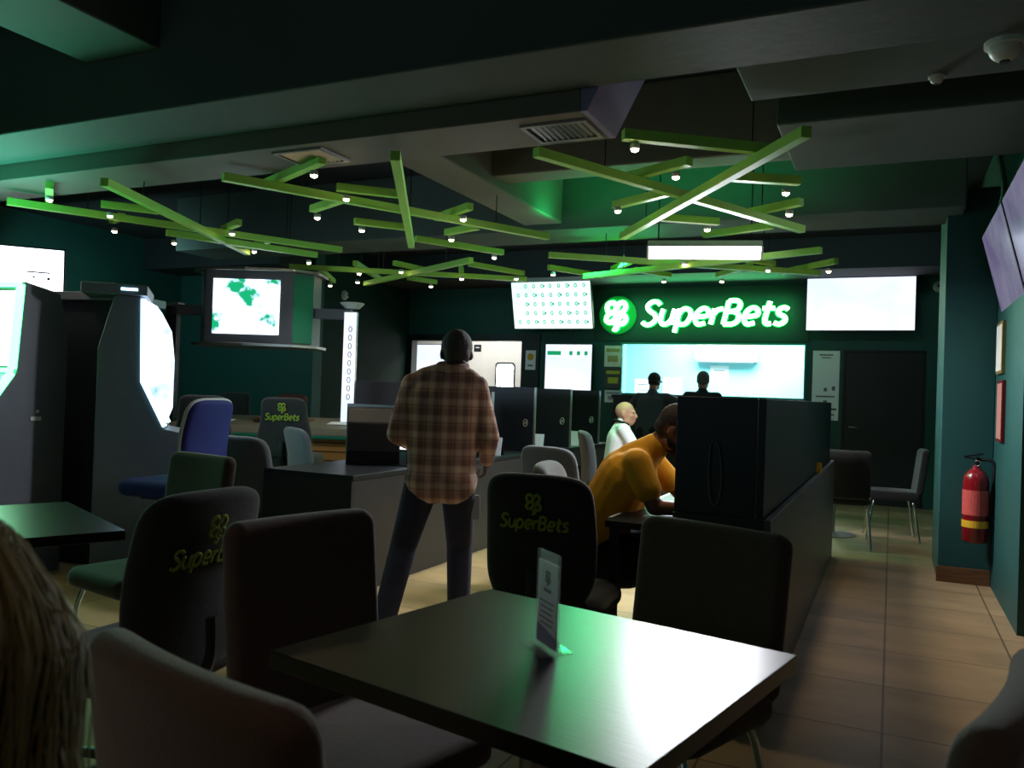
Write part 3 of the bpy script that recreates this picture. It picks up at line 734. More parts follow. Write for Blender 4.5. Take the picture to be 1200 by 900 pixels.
# fire extinguisher
fe = empty('fire_extinguisher', (.572, 6.85, .33), 0, 'red fire extinguisher hung on the dark pilaster at right', 'fire extinguisher')
bm = bmesh.new(); lathe(bm, [(0, 0), (.07, 0), (.085, .015), (.085, .44), (.078, .48), (.055, .515), (.028, .535), (.024, .56)], 28); mesh_obj('cylinder', bm, M['red'], fe, smooth=True)
bm = bmesh.new(); lathe(bm, [(.0865, .11), (.0865, .16)], 28); mesh_obj('yellow_band', bm, M['yellow'], fe)
bm = bmesh.new(); lathe(bm, [(.0862, .2), (.0862, .38)], 28); mesh_obj('label', bm, mat('red_label', 'c8524c', rough=.5, noise=.3, nscale=60), fe)
bm = bmesh.new(); cyl(bm, (0, 0, .56), (0, 0, .62), .02, 14); box(bm, (-.02, 0, .63), (.13, .022, .012), (0, R_(-12), 0)); box(bm, (-.02, 0, .605), (.11, .02, .01), (0, R_(8), 0)); mesh_obj('valve_handle', bm, M['black'], fe)
bm = bmesh.new(); tube(bm, spline([(.02, 0, .6), (.1, -.02, .59), (.11, -.03, .48), (.098, -.02, .3), (.096, -.02, .2)], 6), .011, 8); mesh_obj('hose', bm, M['black'], fe, smooth=True)
bm = bmesh.new(); tube(bm, [(.022*math.cos(a), -.03-.0*a, .575+.02*math.sin(a)) for a in [k*PI/6 for k in range(12)]], .003, 6, closed=True); mesh_obj('safety_ring', bm, M['chrome'], fe)
bm = bmesh.new(); box2(bm, (-.05, .0855, .3), (.05, .118, .36)); mesh_obj('wall_bracket', bm, M['steel'], fe)

# ------------------------------------------------------------------ furniture
def cafe_table(label, c, w, d, rz, group=None, z=.75):
    t = empty('cafe_table', (c[0], c[1], 0), rz, label, 'table', group)
    bm = bmesh.new(); box2(bm, (-w/2, -d/2, z-.036), (w/2, d/2, z)); mesh_obj('tabletop', bm, M['table'], t, bevel=.002)
    bm = bmesh.new(); box2(bm, (-.18, -.18, z-.046), (.18, .18, z-.036)); cyl(bm, (0, 0, .025), (0, 0, z-.046), .038, 24); mesh_obj('column', bm, M['steel'], t, smooth=False)
    bm = bmesh.new(); lathe(bm, [(0, 0), (.235, 0), (.235, .008), (.06, .03), (0, .03)], 36); mesh_obj('base', bm, M['steel'], t)
    return t
TR = R_(-11.5)
TC = (-.662, 1.618)
cafe_table('dark laminate cafe table in the foreground with an acrylic card holder', TC, .85, .74, TR)
cafe_table('dark table at the left edge reflecting green and blue light', (-3.05, 1.97), .85, .72, R_(-24))
cafe_table('small dark table by the far chairs at right, before the dark door', (-.52, 8.80), .66, .72, R_(2))

# card holder
hp = at(640, 760, z=.75)
ch_ = empty('card_holder', (hp.x, hp.y, .75), R_(-42), 'clear acrylic card holder with a printed card on the foreground table', 'card holder')
bm = bmesh.new(); box2(bm, (-.056, -.038, .0005), (.056, .038, .0035)); mesh_obj('foot', bm, M['glass'], ch_)
bm = bmesh.new(); box2(bm, (-.050, -.0046, .0035), (.050, -.0026, .208)); box2(bm, (-.050, .0026, .0035), (.050, .0046, .208)); mesh_obj('sleeve', bm, M['glass'], ch_)
M['card_lilac'] = mat('card_lilac_print', '8078a8', rough=.6, noise=.3, nscale=60)
bm = bmesh.new(); box2(bm, (-.047, -.0012, .008), (.047, .0012, .186)); cd = mesh_obj('card', bm, M['paper'], ch_)
bm = bmesh.new()
for s in (-1, 1):
    emblem(bm, .017, .003, 0.0*s, .152, .2, 6, y=-.0016*s); box(bm, (0, -.0016*s, .125), (.036, .0006, .008))
    for k in range(5): box(bm, (-.002, -.0016*s, .100-k*.012), (.07-.008*(k % 3), .0006, .0028))
mesh_obj('card_text', bm, M['ink'], cd)
bm = bmesh.new()
for s in (-1, 1): prism(bm, [(-.047, .008), (.047, .008), (.047, .032), (-.047, .048)], 'y', -.0019*s, -.0013*s)
mesh_obj('card_foot_print', bm, M['card_lilac'], cd)

# ---- chairs
def dining_chair(name, label, m='fabric', w=.46, back_h=.52, top=.96, group=None, legs='chrome'):
    t = empty(name, (0, 0, 0), 0, label, 'chair', group)
    def bend(x, y, z):
        zz = z+top-back_h/2
        return (x*(1+.02*(zz-.7)), y-.235-.10*(zz-.45)/.5*.6 - .0*x*x + .35*x*x, zz)
    bm = bmesh.new(); slab(bm, rrect(w, back_h, .045), .065, .028, bend, puff=.006); mesh_obj('backrest', bm, M[m], t, smooth=True)
    bm = bmesh.new()
    slab(bm, rrect(w, .47, .06), .085, .035, lambda x, y, z: (x, z+.0, .425-y*1.0+.01), puff=.012); mesh_obj('seat', bm, M[m], t, smooth=True)
    for sx in (-1, 1):
        for sy in (-1, 1):
            bm = bmesh.new(); tube(bm, spline([(sx*.17, sy*.17, .385), (sx*.19, sy*.19, .30), (sx*.205, sy*.215, .12), (sx*.215, sy*.235, .002)], 4), .0115, 10)
            mesh_obj('leg', bm, M[legs], t, smooth=True)
    return t

def round_back(w, h, k=0):
    """shield outline: broad rounded shoulders, widest below the middle, narrower foot"""
    if k == 0:
        cp = [(0, h/2), (w*.33, h*.485), (w*.46, h*.40), (w*.49, h*.2), (w*.5, -h*.08), (w*.47, -h*.30), (w*.33, -h*.45), (0, -h*.5)]
    else:
        cp = [(0, h/2), (w*.30, h*.49), (w*.40, h*.40), (w*.43, h*.15), (w*.50, -h*.20), (w*.47, -h*.40), (w*.33, -h*.49), (0, -h*.5)]
    full = cp+[(-x, z) for x, z in reversed(cp[1:-1])]
    return [(p.x, p.y) for p in spline(full, 5, closed=True)]

def office_chair(name, label, m='fabric_dk', w=.47, back_h=.56, top=.98, seat=.48, logo=True, group=None, pip=False, shape=0, cat='chair', edge=None):
    t = empty(name, (0, 0, 0), 0, label, cat, group)
    def bend(x, y, z):
        zz = z+top-back_h/2
        return (x, y-.245-.05*(zz-seat)/.5+.45*x*x+.03*math.cos((z/back_h)*PI), zz)
    ol = round_back(w, back_h, shape)
    bm = bmesh.new(); slab(bm, ol, .075, .034, bend, puff=.01); bk = mesh_obj('backrest', bm, M[m], t, smooth=True)
    if logo:
        bm = bmesh.new()
        def fb(x, y, z):
            p = bend(x, -.046-.006, z); return p
        s = .30/ (WW+.2); 
        strokes(bm, 'SuperBets', s, s*.115, .2, x0=-.15, flat=.35, seg=6, n=3, fn=lambda x, y, z: fb(x, y, z+.06))
        emblem(bm, .046, .0072, 0, .165, .35, 6, 3, fn=fb)
        mesh_obj('logo', bm, M['logo'], bk, smooth=True)['label'] = 'yellow-green SuperBets embroidery'
    if pip:
        bm = bmesh.new(); o2 = [bend(p[0]*.985, 0, p[1]*.985) for p in ol]; tube(bm, [Vector(q) for q in o2[::2]], .040, 8, closed=True, flat=None)
        for v in bm.verts: pass
        bm.free()
        bm = bmesh.new(); tube(bm, [Vector(bend(p[0]*1.0, -.0, p[1]*1.0)) for p in ol[::1]], .012, 8, closed=True); mesh_obj('piping', bm, M['piping'], bk, smooth=True)
    bm = bmesh.new(); slab(bm, rrect(.50, .49, .11), .10, .045, lambda x, y, z: (x, z+.01, seat-.05-y), puff=.012); mesh_obj('seat', bm, M[m], t, smooth=True)
    bm = bmesh.new(); tube(bm, spline([(0, .0, seat-.12), (0, -.2, seat-.12), (0, -.30, seat-.02), (0, -.305, seat+.12)], 5), .022, 8, flat=(Vector((0, 1, 0)), .6)); box2(bm, (-.12, -.12, seat-.125), (.12, .14, seat-.095)); mesh_obj('back_bracket', bm, M['black'], t)
    bm = bmesh.new(); cyl(bm, (0, 0, .09), (0, 0, .26 if seat < .55 else .34), .03, 16); cyl(bm, (0, 0, .2), (0, 0, seat-.12), .018, 12); mesh_obj('gas_column', bm, M['black'], t)
    for k in range(5):
        a = 2*PI*k/5+.3; u = Vector((math.cos(a), math.sin(a), 0))
        bm = bmesh.new(); tube(bm, [Vector((0, 0, .105)), u*.12+Vector((0, 0, .10)), u*.29+Vector((0, 0, .072))], [.028, .022, .014], 8)
        lg = mesh_obj('leg', bm, M['black'], t, smooth=True)
        bm = bmesh.new(); v = Vector((-u.y, u.x, 0))
        for s in (-1, 1): cyl(bm, u*.30+v*(s*.006)+Vector((0, 0, .028)), u*.30+v*(s*.024)+Vector((0, 0, .028)), .028, 14)
        cyl(bm, u*.29+Vector((0, 0, .035)), u*.29+Vector((0, 0, .075)), .008, 8)
        mesh_obj('caster', bm, M['black'], lg)
    return t

def put(o, x, y, rz, z=0.0):
    o.location = (x, y, z); o.rotation_euler = (0, 0, rz); return o
def dup(o, x, y, rz, label, group=None, cat=None):
    c = copy_tree(o); put(c, x, y, rz); c['label'] = label
    if group: c['group'] = group
    return c
G1 = 'upholstered chairs round the cafe tables'
d0 = put(dining_chair('dining_chair', 'brown upholstered chair at the left side of the foreground table', group=G1), -1.125, 1.665, R_(-104))
dup(d0, -.70, 1.02, R_(-14), 'brown upholstered chair nearest the camera, back to us, at lower left')
dup(d0, -.60, 2.39, R_(160), 'dark upholstered chair behind the right corner of the foreground table').scale = (1.15, 1.0, .94)
dup(d0, -.12, 1.28, R_(75.5), 'dark upholstered chair back filling the bottom right corner')
dup(d0, -2.98, 2.62, R_(170), 'brown upholstered chair at the far side of the left table')
# black chrome-legged chairs by the far door
d1 = put(dining_chair('side_chair', 'black chair with chrome legs seen from behind, left of the pair by the far door', m='fabric_dk', w=.40, back_h=.44, top=.89, group='black chrome chairs by the far door'), -.36, 8.18, R_(3))
dup(d1, .02, 8.90, R_(96), 'black chair with chrome legs seen from the side, before the dark door')
# office chairs
GO = 'black logo chairs with five-star bases'
o0 = put(office_chair('office_chair', 'black logo chair in the middle, directly behind the foreground table', group=GO), -1.29, 3.30, R_(3))
dup(o0, -2.13, 1.86, R_(90), 'black logo chair at left, turned away towards the left table', GO)
o1 = put(office_chair('office_chair', 'plain grey-green rounded chair at the near end of the middle desks', m='fabric_gy', top=.95, logo=False, group='plain rounded desk chairs'), -3.95, 4.45, R_(5))
dup(o1, -4.35, 5.65, R_(-30), 'plain grey rounded chair left of the black terminals on the middle desk')
dup(o1, -2.02, 5.35, R_(-15), 'plain grey rounded chair behind the middle logo chair')
dup(o1, -1.34, 3.98, R_(-82), 'black-shadowed chair the man in the mustard shirt sits on')
dup(o1, -2.52, 7.80, R_(-60), 'desk chair the man in the white shirt sits on')
# roulette stools
GS = 'chairs round the roulette table'
RA = R_(22)
s0 = put(office_chair('logo_stool', 'tall logo chair in front of the roulette table, centre', top=1.19, back_h=.50, seat=.70, shape=1, group=GS), *at(342, 500, d=7.2).xy, R_(24))
dup(s0, *at(246, 500, d=7.0).xy, R_(32), 'tall logo chair behind the blue chair at the roulette table')
s1 = office_chair('logo_stool', 'plain dark chair on the far side of the roulette table, left', m='fabric_dk', top=1.19, back_h=.50, seat=.70, shape=1, logo=False, group=GS)
p = at(263, 480, d=9.6); put(s1, p.x, p.y, R_(200))
s2 = office_chair('logo_stool', 'maroon chair on the far side of the roulette table, right', m='fabric_rd', top=1.19, back_h=.50, seat=.70, shape=1, logo=False, group=GS)
p = at(332, 480, d=9.6); put(s2, p.x, p.y, R_(200))
bch = office_chair('blue_stool', 'blue padded chair with pale piping in front of the game machine', m='fabric_bl', w=.42, top=1.19, back_h=.50, seat=.68, logo=False, pip=True)
p = at(208, 500, d=5.2); put(bch, p.x-.02, p.y, R_(96))

# ---- right workstation row
rp = empty('desk_partition', (-.43, 3.45, 0), 0, 'long low grey partition along the right aisle', 'partition')
bm = bmesh.new(); box2(bm, (-.028, 0, .0), (0, 4.07, .818)); mesh_obj('panel', bm, M['grey_lam'], rp, bevel=.002)
bm = bmesh.new(); box2(bm, (-.40, .0, 0), (-.03, .03, .818)); mesh_obj('end_panel', bm, M['black_lam'], rp)
wk = empty('workstation_desk', (-.46, 3.45, 0), 0, 'black divided workstation row with tall privacy panels at right', 'desk')
bm = bmesh.new(); box2(bm, (-.68, .03, .72), (0, 3.95, .75)); mesh_obj('desktop', bm, M['black_lam'], wk, bevel=.002)
bm = bmesh.new(); box2(bm, (-.70, .14, .722), (-.681, 3.9, .748)); mesh_obj('desk_edge', bm, M['white'], wk)
bm = bmesh.new(); box2(bm, (-.035, .03, .75), (-.005, 4.0, 1.31)); mesh_obj('back_panel', bm, M['black_lam'], wk, bevel=.003)
for k, y in enumerate((.04, 1.3, 2.6, 3.9)):
    bm = bmesh.new(); box2(bm, (-.375 if k == 0 else -.62, y, .75), (-.04, y+.03, 1.31)); mesh_obj('divider', bm, M['black_lam'], wk, bevel=.003)
    bm = bmesh.new(); box2(bm, (-.66, y+.001, 0), (-.62, y+.029, .72)); mesh_obj('leg', bm, M['black_lam'], wk)
bm = bmesh.new(); tube(bm, spline([(-.22, .03, 1.12), (-.19, .025, 1.10), (-.175, .022, .98), (-.185, .022, .88), (-.205, .025, .86), (-.225, .024, .92), (-.228, .024, 1.05)], 5, closed=True), .004, 6)
c_ = mesh_obj('headset_cable', bm, M['grey_lam'], None, smooth=True); c_.location = (-.46, 3.45, 0); setp(c_, 'thin looped cable hanging on the near black privacy panel at right', 'cable')
mn = empty('monitor', (-.72, 4.3, .75), R_(-90), 'black monitor on the right workstation before the man in mustard', 'monitor')
def monitor_parts(t, w=.5, h=.30, lit='scr_pc'):
    bm = bmesh.new(); box2(bm, (-w/2, 0, .10), (w/2, .03, .10+h)); mesh_obj('casing', bm, M['black'], t, bevel=.004)
    bm = bmesh.new(); box2(bm, (-w/2+.012, -.003, .115), (w/2-.012, .001, .09+h)); mesh_obj('display', bm, M[lit], t)
    bm = bmesh.new(); box2(bm, (-.03, .02, .005), (.03, .04, .2)); box2(bm, (-.11, -.06, 0), (.11, .09, .008)); mesh_obj('stand', bm, M['black'], t)
mn.location = (-.62, 4.35, .75); mn.rotation_euler = (0, 0, R_(-90)); monitor_parts(mn)
# small things on the partition's far end
bm = bmesh.new(); prism(bm, [(-.03, 0), (.03, 0), (.012, .06), (-.02, .07)], 'x', -.04, .0); o_ = setp(mesh_obj('folded_paper', bm, M['yellow']), 'folded tan paper on the ledge at the far end of the partition', 'paper'); o_.location = (-.432, 6.1, .819)
# ---- middle desk row
md = empty('workstation_desk', (-3.02, 4.2, 0), 0, 'long dark desk row across the middle with black dividers', 'desk')
bm = bmesh.new(); box2(bm, (-.70, 0, .72), (0.01, 5.1, .75)); mesh_obj('desktop', bm, M['black_lam'], md, bevel=.002)
bm = bmesh.new(); box2(bm, (-.03, .03, 0), (0, 5.07, .72)); mesh_obj('front_panel', bm, M['desk_front'], md)
bm = bmesh.new(); box2(bm, (-.70, 0, 0), (0, .03, .72)); mesh_obj('end_panel', bm, M['mach_dk'], md)
for y, x0, z1 in ((1.10, -.86, 1.17), (1.95, -.86, 1.30), (2.85, -.9, 1.355), (3.80, -.9, 1.355), (4.72, -.9, 1.355)):
    bm = bmesh.new(); box2(bm, (x0, y, .75), (-.02, y+.03, z1)); dv = mesh_obj('divider', bm, M['black_lam'], md)
    bm = bmesh.new(); box2(bm, (-.02, y+.002, .75), (-.006, y+.028, z1)); mesh_obj('edge_trim', bm, M['steel'], dv)
    bm = bmesh.new(); tube(bm, [(-.10+.022*math.cos(a), y-.003, 1.02+.034*math.sin(a)) for a in [k*PI/6 for k in range(12)]], .004, 6, closed=True); emblem(bm, .016, .003, -.10, 1.02, .4, 5, 3, y=y-.004)
    mesh_obj('badge', bm, M['steel'], dv)
for k, (y, lb) in enumerate(((6.45, 'nearest of three small card stands on the middle desk edge'), (7.40, 'middle of three small card stands on the middle desk edge'), (8.40, 'farthest of three small card stands on the middle desk edge'))):
    t = empty('card_stand', (-3.12, y, .75), R_(10), lb, 'card stand', 'card stands on the middle desk')
    bm = bmesh.new(); prism(bm, [(-.06, 0), (-.045, 0), (-.0, .15), (-.012, .155)], 'x', -.05, .05); mesh_obj('sheet', bm, M['piping'], t)
    bm = bmesh.new(); prism(bm, [(.05, 0), (.058, 0), (.0, .15), (-.006, .15)], 'x', -.05, .05); mesh_obj('strut', bm, M['black'], t)
# black terminals at the near end
for k, (x, y, rz, lb) in enumerate(((-3.12, 5.02, 8, 'black terminal behind the walking man, its bright screen showing at his left'), (-2.92+.0, 0, 0, ''))):
    if not lb: continue
    t = empty('monitor', (x, y, .75), R_(rz), lb, 'monitor'); monitor_parts(t, .34, .24)
t = empty('monitor', (-3.30, 6.00, .75), R_(20), 'monitor with bright screen behind the walking man, showing at his right elbow', 'monitor'); monitor_parts(t, .60, .34)
t = empty('game_terminal', (-3.42, 5.0, .75), R_(215), 'black curved terminal on the near end of the middle desk', 'terminal')
bm = bmesh.new(); prism(bm, [(-.12, 0), (.14, 0), (.16, .10), (.14, .30), (.06, .40), (-.04, .41), (-.02, .36), (-.0, .2), (-.06, .06), (-.12, .03)], 'x', -.19, .19); mesh_obj('casing', bm, M['black'], t, bevel=.012)
bm = bmesh.new(); box(bm, (0, -.01, .26), (.32, .008, .2), (R_(-8), 0, 0)); mesh_obj('display', bm, M['mach_dk'], t)
bm = bmesh.new(); box2(bm, (-.12, -.16, 0), (.12, -.125, .02)); mesh_obj('keypad', bm, M['piping'], t)
# grey screen behind
p0, p1 = at(416, 446, d=8.9), at(480, 446, d=8.9)
t = empty('privacy_screen', (p0.x, p0.y, 0), math.atan2((p1-p0).y, (p1-p0).x), 'dull purple-grey free-standing screen left of the walking man', 'partition')
bm = bmesh.new(); box2(bm, (0, 0, .08), (1.3, .035, p0.z)); mesh_obj('panel', bm, mat('purple_grey_laminate', '3a3644', rough=.5), t, bevel=.004)
bm = bmesh.new()
for x in (.1, 1.2): box2(bm, (x-.025, -.15, 0), (x+.025, .19, .08))
mesh_obj('feet', bm, M['black'], t)

# ------------------------------------------------------------------ roulette table and its screen gantry
rc = at(330, 520, d=8.2)
rt = empty('roulette_table', (rc.x, rc.y, 0), RA, 'wood-panelled electronic roulette table with cluttered top behind the logo chairs', 'gaming table')
bm = bmesh.new(); box2(bm, (-.95, -.42, .10), (.95, .42, .80)); mesh_obj('cabinet', bm, M['planks'], rt)
bm = bmesh.new(); box2(bm, (-.90, -.37, 0), (.90, .37, .10)); mesh_obj('plinth', bm, M['black'], rt)
bm = bmesh.new(); box2(bm, (-1.0, -.48, .80), (1.0, .48, .83)); mesh_obj('green_rim', bm, M['teal_side'], rt, bevel=.004)
bm = bmesh.new(); prism(bm, [(-.45, .83), (.45, .83), (.45, .95), (.30, .97), (-.41, .90)], 'x', -.97, .97); mesh_obj('top', bm, M['duct'], rt, bevel=.01)
bm = bmesh.new(); lathe(bm, [(.30, 0), (.30, .03), (.25, .035), (.22, .005), (.08, .0), (.04, .03), (0, .05)], 32, c=(0, .05, .935)); mesh_obj('wheel', bm, M['skirt'], rt, smooth=False)
for k in range(5):
    bm = bmesh.new(); box(bm, (-.8+k*.4, -.40, .875), (.26, .01, .045), (R_(-10), 0, 0)); mesh_obj('player_display', bm, M['grey_lam'], rt)
for (lx, ly, w_, d_, mm, nm, lb) in ((-.55, -.15, .21, .15, 'paper', 'score_sheet', 'white sheet lying on the left of the roulette table top'), (.62, -.10, .24, .16, 'paper', 'score_sheet', 'white sheet lying on the right of the roulette table top'), (.80, .12, .16, .12, 'skirt', 'wooden_box', 'small brown box on the right end of the roulette table')):
    t = empty(nm, rt.matrix_basis @ Vector((lx, ly, 0)), RA+lx, lb, nm.split('_')[1]); t.location.z = .9 + (ly+.41)/.71*.07 + .004
    bm = bmesh.new(); box2(bm, (-w_/2, -d_/2, 0), (w_/2, d_/2, .004 if mm == 'paper' else .07)); mesh_obj('body', bm, M[mm], t, bevel=.001)
    t.rotation_euler = (math.atan(.07/.71), 0, RA)
ga = at(307, 362, d=8.35)
gt = empty('screen_gantry', (ga.x, ga.y, 0), RA, 'hanging box screen on two posts over the roulette table', 'screen')
gw = .50; z0, z1 = at(300, 404, d=8.35).z, at(300, 322, d=8.35).z
bm = bmesh.new(); prism(bm, [(-.58, -.12), (-.48, -.26), (.40, -.26), (.55, -.10), (.55, .2), (.40, .28), (-.45, .28), (-.58, .2)], 'z', z0, z1); mesh_obj('screen_box', bm, M['mach'], gt, bevel=.004)
bm = bmesh.new(); prism(bm, [(.405, -.258), (.555, -.108), (.56, -.112), (.41, -.263)], 'z', z0+.02, z1-.02); mesh_obj('teal_lit_side', bm, M['teal_side'], gt)['label'] = 'side panel coloured teal for the light on it'  # teal light falling on this side is put in as lacquer colour
for nm, za, zb, mm in (('top_trim', z1, z1+.03, 'steel'), ('bottom_trim', z0-.03, z0, 'steel')):
    bm = bmesh.new(); prism(bm, [(-.66, -.14), (-.50, -.31), (-.05, -.36), (.42, -.31), (.61, -.12), (.61, .24), (.42, .33), (-.48, .33), (-.66, .24)], 'z', za, zb); mesh_obj(nm, bm, M[mm], gt, bevel=.004)
a0, a1 = at(255, 393, d=8.1), at(337, 331, d=8.1)
bm = bmesh.new(); box2(bm, (-.40, -.266, z0+.09), (.27, -.259, z1-.08)); mesh_obj('display', bm, M['scr_race'], gt)
for s, px in ((-1, -.92), (1, .93)):
    bm = bmesh.new(); box2(bm, (px-.055, -.05, 0), (px+.055, .05, 2.06)); mesh_obj('post', bm, M['mach_dk'] if s < 0 else M['steel'], gt, bevel=.003)
    bm = bmesh.new(); box2(bm, (min(px, s*.55), -.05, 1.98), (max(px, s*.55), .05, 2.08)); mesh_obj('arm', bm, M['mach'], gt, bevel=.003)
bm = bmesh.new(); lathe(bm, [(0, 0), (.07, 0), (.12, .05), (.12, .06), (0, .065)], 24, c=(.93, 0, 2.09)); mesh_obj('post_cap', bm, M['white'], gt)
bm = bmesh.new(); box2(bm, (-1.0, -.07, 2.08), (-.84, .07, 2.10)); mesh_obj('post_cap', bm, M['steel'], gt)
bm = bmesh.new(); box2(bm, (.93-.062, -.062, .92), (.93+.062, -.051, 2.05)); lb = mesh_obj('light_panel', bm, M['scr_white'], gt)
bm = bmesh.new()
for k in range(9): ring2(bm, .935, 1.2+k*.085, .016, .028, .004, y=-.065)
mesh_obj('panel_lettering', bm, M['ink'], lb)

# ------------------------------------------------------------------ gaming machines
def machine_a():
    c = Vector((-5.40, 3.40, 0)); t = empty('game_machine', c, R_(8), 'game machine with green neon edges at the left edge, facing us', 'game machine', 'upright game machines')
    prof = [(.33, .0), (.33, 1.62), (.25, 1.86), (-.02, 1.90), (-.06, 1.32), (-.32, .98), (-.34, .86), (-.22, .78), (-.22, 0)]
    bm = bmesh.new(); prism(bm, prof, 'x', -.36, .36); mesh_obj('cabinet', bm, M['mach'], t, bevel=.008)
    def quad(nm, p, q, x0, x1, off, m):
        n = Vector((0, -(q[1]-p[1]), q[0]-p[0])).normalized()
        if n.y > 0: n = -n
        A = [(x0, p[0]+n.y*o, p[1]+n.z*o) for o in (0, off)]; B = [(x1, q[0]+n.y*o, q[1]+n.z*o) for o in (0, off)]
        bm = bmesh.new()
        vs = [bm.verts.new(v) for v in ((x0, p[0], p[1]), (x1, p[0], p[1]), (x1, q[0], q[1]), (x0, q[0], q[1]))]
        ws = [bm.verts.new(v.co+Vector((0, n.y*off, n.z*off))) for v in vs]
        bm.faces.new(ws); bm.faces.new(vs[::-1])
        for k in range(4): bm.faces.new((vs[k], vs[(k+1) % 4], ws[(k+1) % 4], ws[k]))
        return mesh_obj(nm, bm, m, t)
    quad('upper_display', (-.058, 1.36), (-.024, 1.84), -.30, .30, .006, M['scr_slot'])
    quad('lower_display', (-.30, 1.01), (-.075, 1.30), -.29, .29, .006, M['scr_slot2'])
    bm = bmesh.new()
    for s in (-1, 1):
        x = s*.335
        tube(bm, [(x, -.035, 1.88), (x, -.075, 1.34)], .026, 8); tube(bm, [(x, -.08, 1.31), (x, -.335, .985)], .026, 8)
    tube(bm, [(-.335, -.035, 1.88), (.335, -.035, 1.88)], .014, 8); tube(bm, [(-.335, -.075, 1.33), (.335, -.075, 1.33)], .014, 8)
    mesh_obj('neon_edge', bm, M['led_g'], t, smooth=True)
    bm = bmesh.new(); box2(bm, (.355, .05, 1.01), (.366, .13, 1.035)); cyl(bm, (.355, .10, 1.07), (.368, .10, 1.07), .012, 10); mesh_obj('side_lock', bm, M['white'], t)
    bm = bmesh.new()
    for k in range(5): cyl(bm, (-.2+k*.1, -.27, .925), (-.2+k*.1, -.30, .955), .022, 12)
    mesh_obj('buttons', bm, M['piping'], t)
    l = area('neon_glow', (0, 0, 0), .6, .8, 30, (.2, 1, .55), (R_(-75), 0, 0)); l.parent = t; l.location = (0, -.5, 1.45)
    l = area('neon_up_glow', (0, 0, 0), .8, .4, 16, (.12, 1, .62), (R_(-160), 0, 0)); l.parent = t; l.location = (0, -.15, 2.0)
machine_a()
def machine_b():
    c = Vector((-4.78, 4.12, 0)); rz = R_(45)
    t = empty('game_machine', c, rz, 'grey game machine seen from its side, curved bright screen facing right', 'game machine', 'upright game machines')
    # local +x is the front; the visible side faces local -y
    prof = [(-.25, 0), (-.25, 1.50), (-.16, 1.86), (.00, 1.86), (.02, 1.28), (.18, .97), (.36, .93), (.36, .85), (.26, .76), (.26, 0)]
    bm = bmesh.new(); prism(bm, prof, 'y', -.28, .28); mesh_obj('cabinet', bm, M['mach'], t, bevel=.008)
    bm = bmesh.new(); prism(bm, [(.005, 1.85), (.10, 1.80), (.175, 1.66), (.20, 1.45), (.20, 1.10), (.165, 1.0), (.025, 1.28)], 'y', -.255, .265); mesh_obj('curved_display', bm, M['scr_blue'], t, bevel=.004)
    bm = bmesh.new(); tube(bm, [(.015, -.275, 1.84), (.03, -.275, 1.29), (.175, -.275, .99)], .016, 8); tube(bm, [(.015, .275, 1.84), (.03, .275, 1.29), (.175, .275, .99)], .016, 8)
    mesh_obj('neon_edge', bm, M['led_c'], t, smooth=True)
    bm = bmesh.new(); box2(bm, (-.36, -.31, 1.86), (.04, .31, 1.93)); mesh_obj('top_plate', bm, M['mach'], t, bevel=.006)
    bm = bmesh.new(); box2(bm, (-.12, -.314, 1.89), (-.02, -.309, 1.905)); mesh_obj('top_light', bm, M['led_c'], t)
    bm = bmesh.new(); lathe(bm, [(.045, 0), (.045, .01), (.02, .014), (0, .014)], 20, mt=Matrix.Translation((.02, -.28, .60)) @ Matrix.Rotation(PI/2, 4, 'X')); mesh_obj('side_speaker', bm, M['black'], t)
    bm = bmesh.new(); prism(bm, [(.262, .70), (.30, .86), (.36, .78), (.34, .68)], 'y', -.26, .26); mesh_obj('deck_light', bm, M['led_g'], t)
    l = area('display_glow', (0, 0, 0), .5, .8, 7, (.55, .8, 1), (0, R_(-90), 0)); l.parent = t; l.location = (.35, 0, 1.4)
machine_b()
t = empty('machine_cabinet', (-5.12, 4.15, 0), R_(12), 'tall black cabinet between the two game machines', 'cabinet')
bm = bmesh.new(); box2(bm, (-.28, -.2, 0), (.17, .3, 1.84)); mesh_obj('body', bm, M['mach_dk'], t, bevel=.006)
bm = bmesh.new(); box2(bm, (-.31, -.24, 1.84), (.19, .33, 1.90)); mesh_obj('top_plate', bm, M['mach'], t, bevel=.006)
bm = bmesh.new(); box2(bm, (-.27, -.206, .5), (-.255, -.2, 1.8)); mesh_obj('door_seam', bm, M['steel'], t)

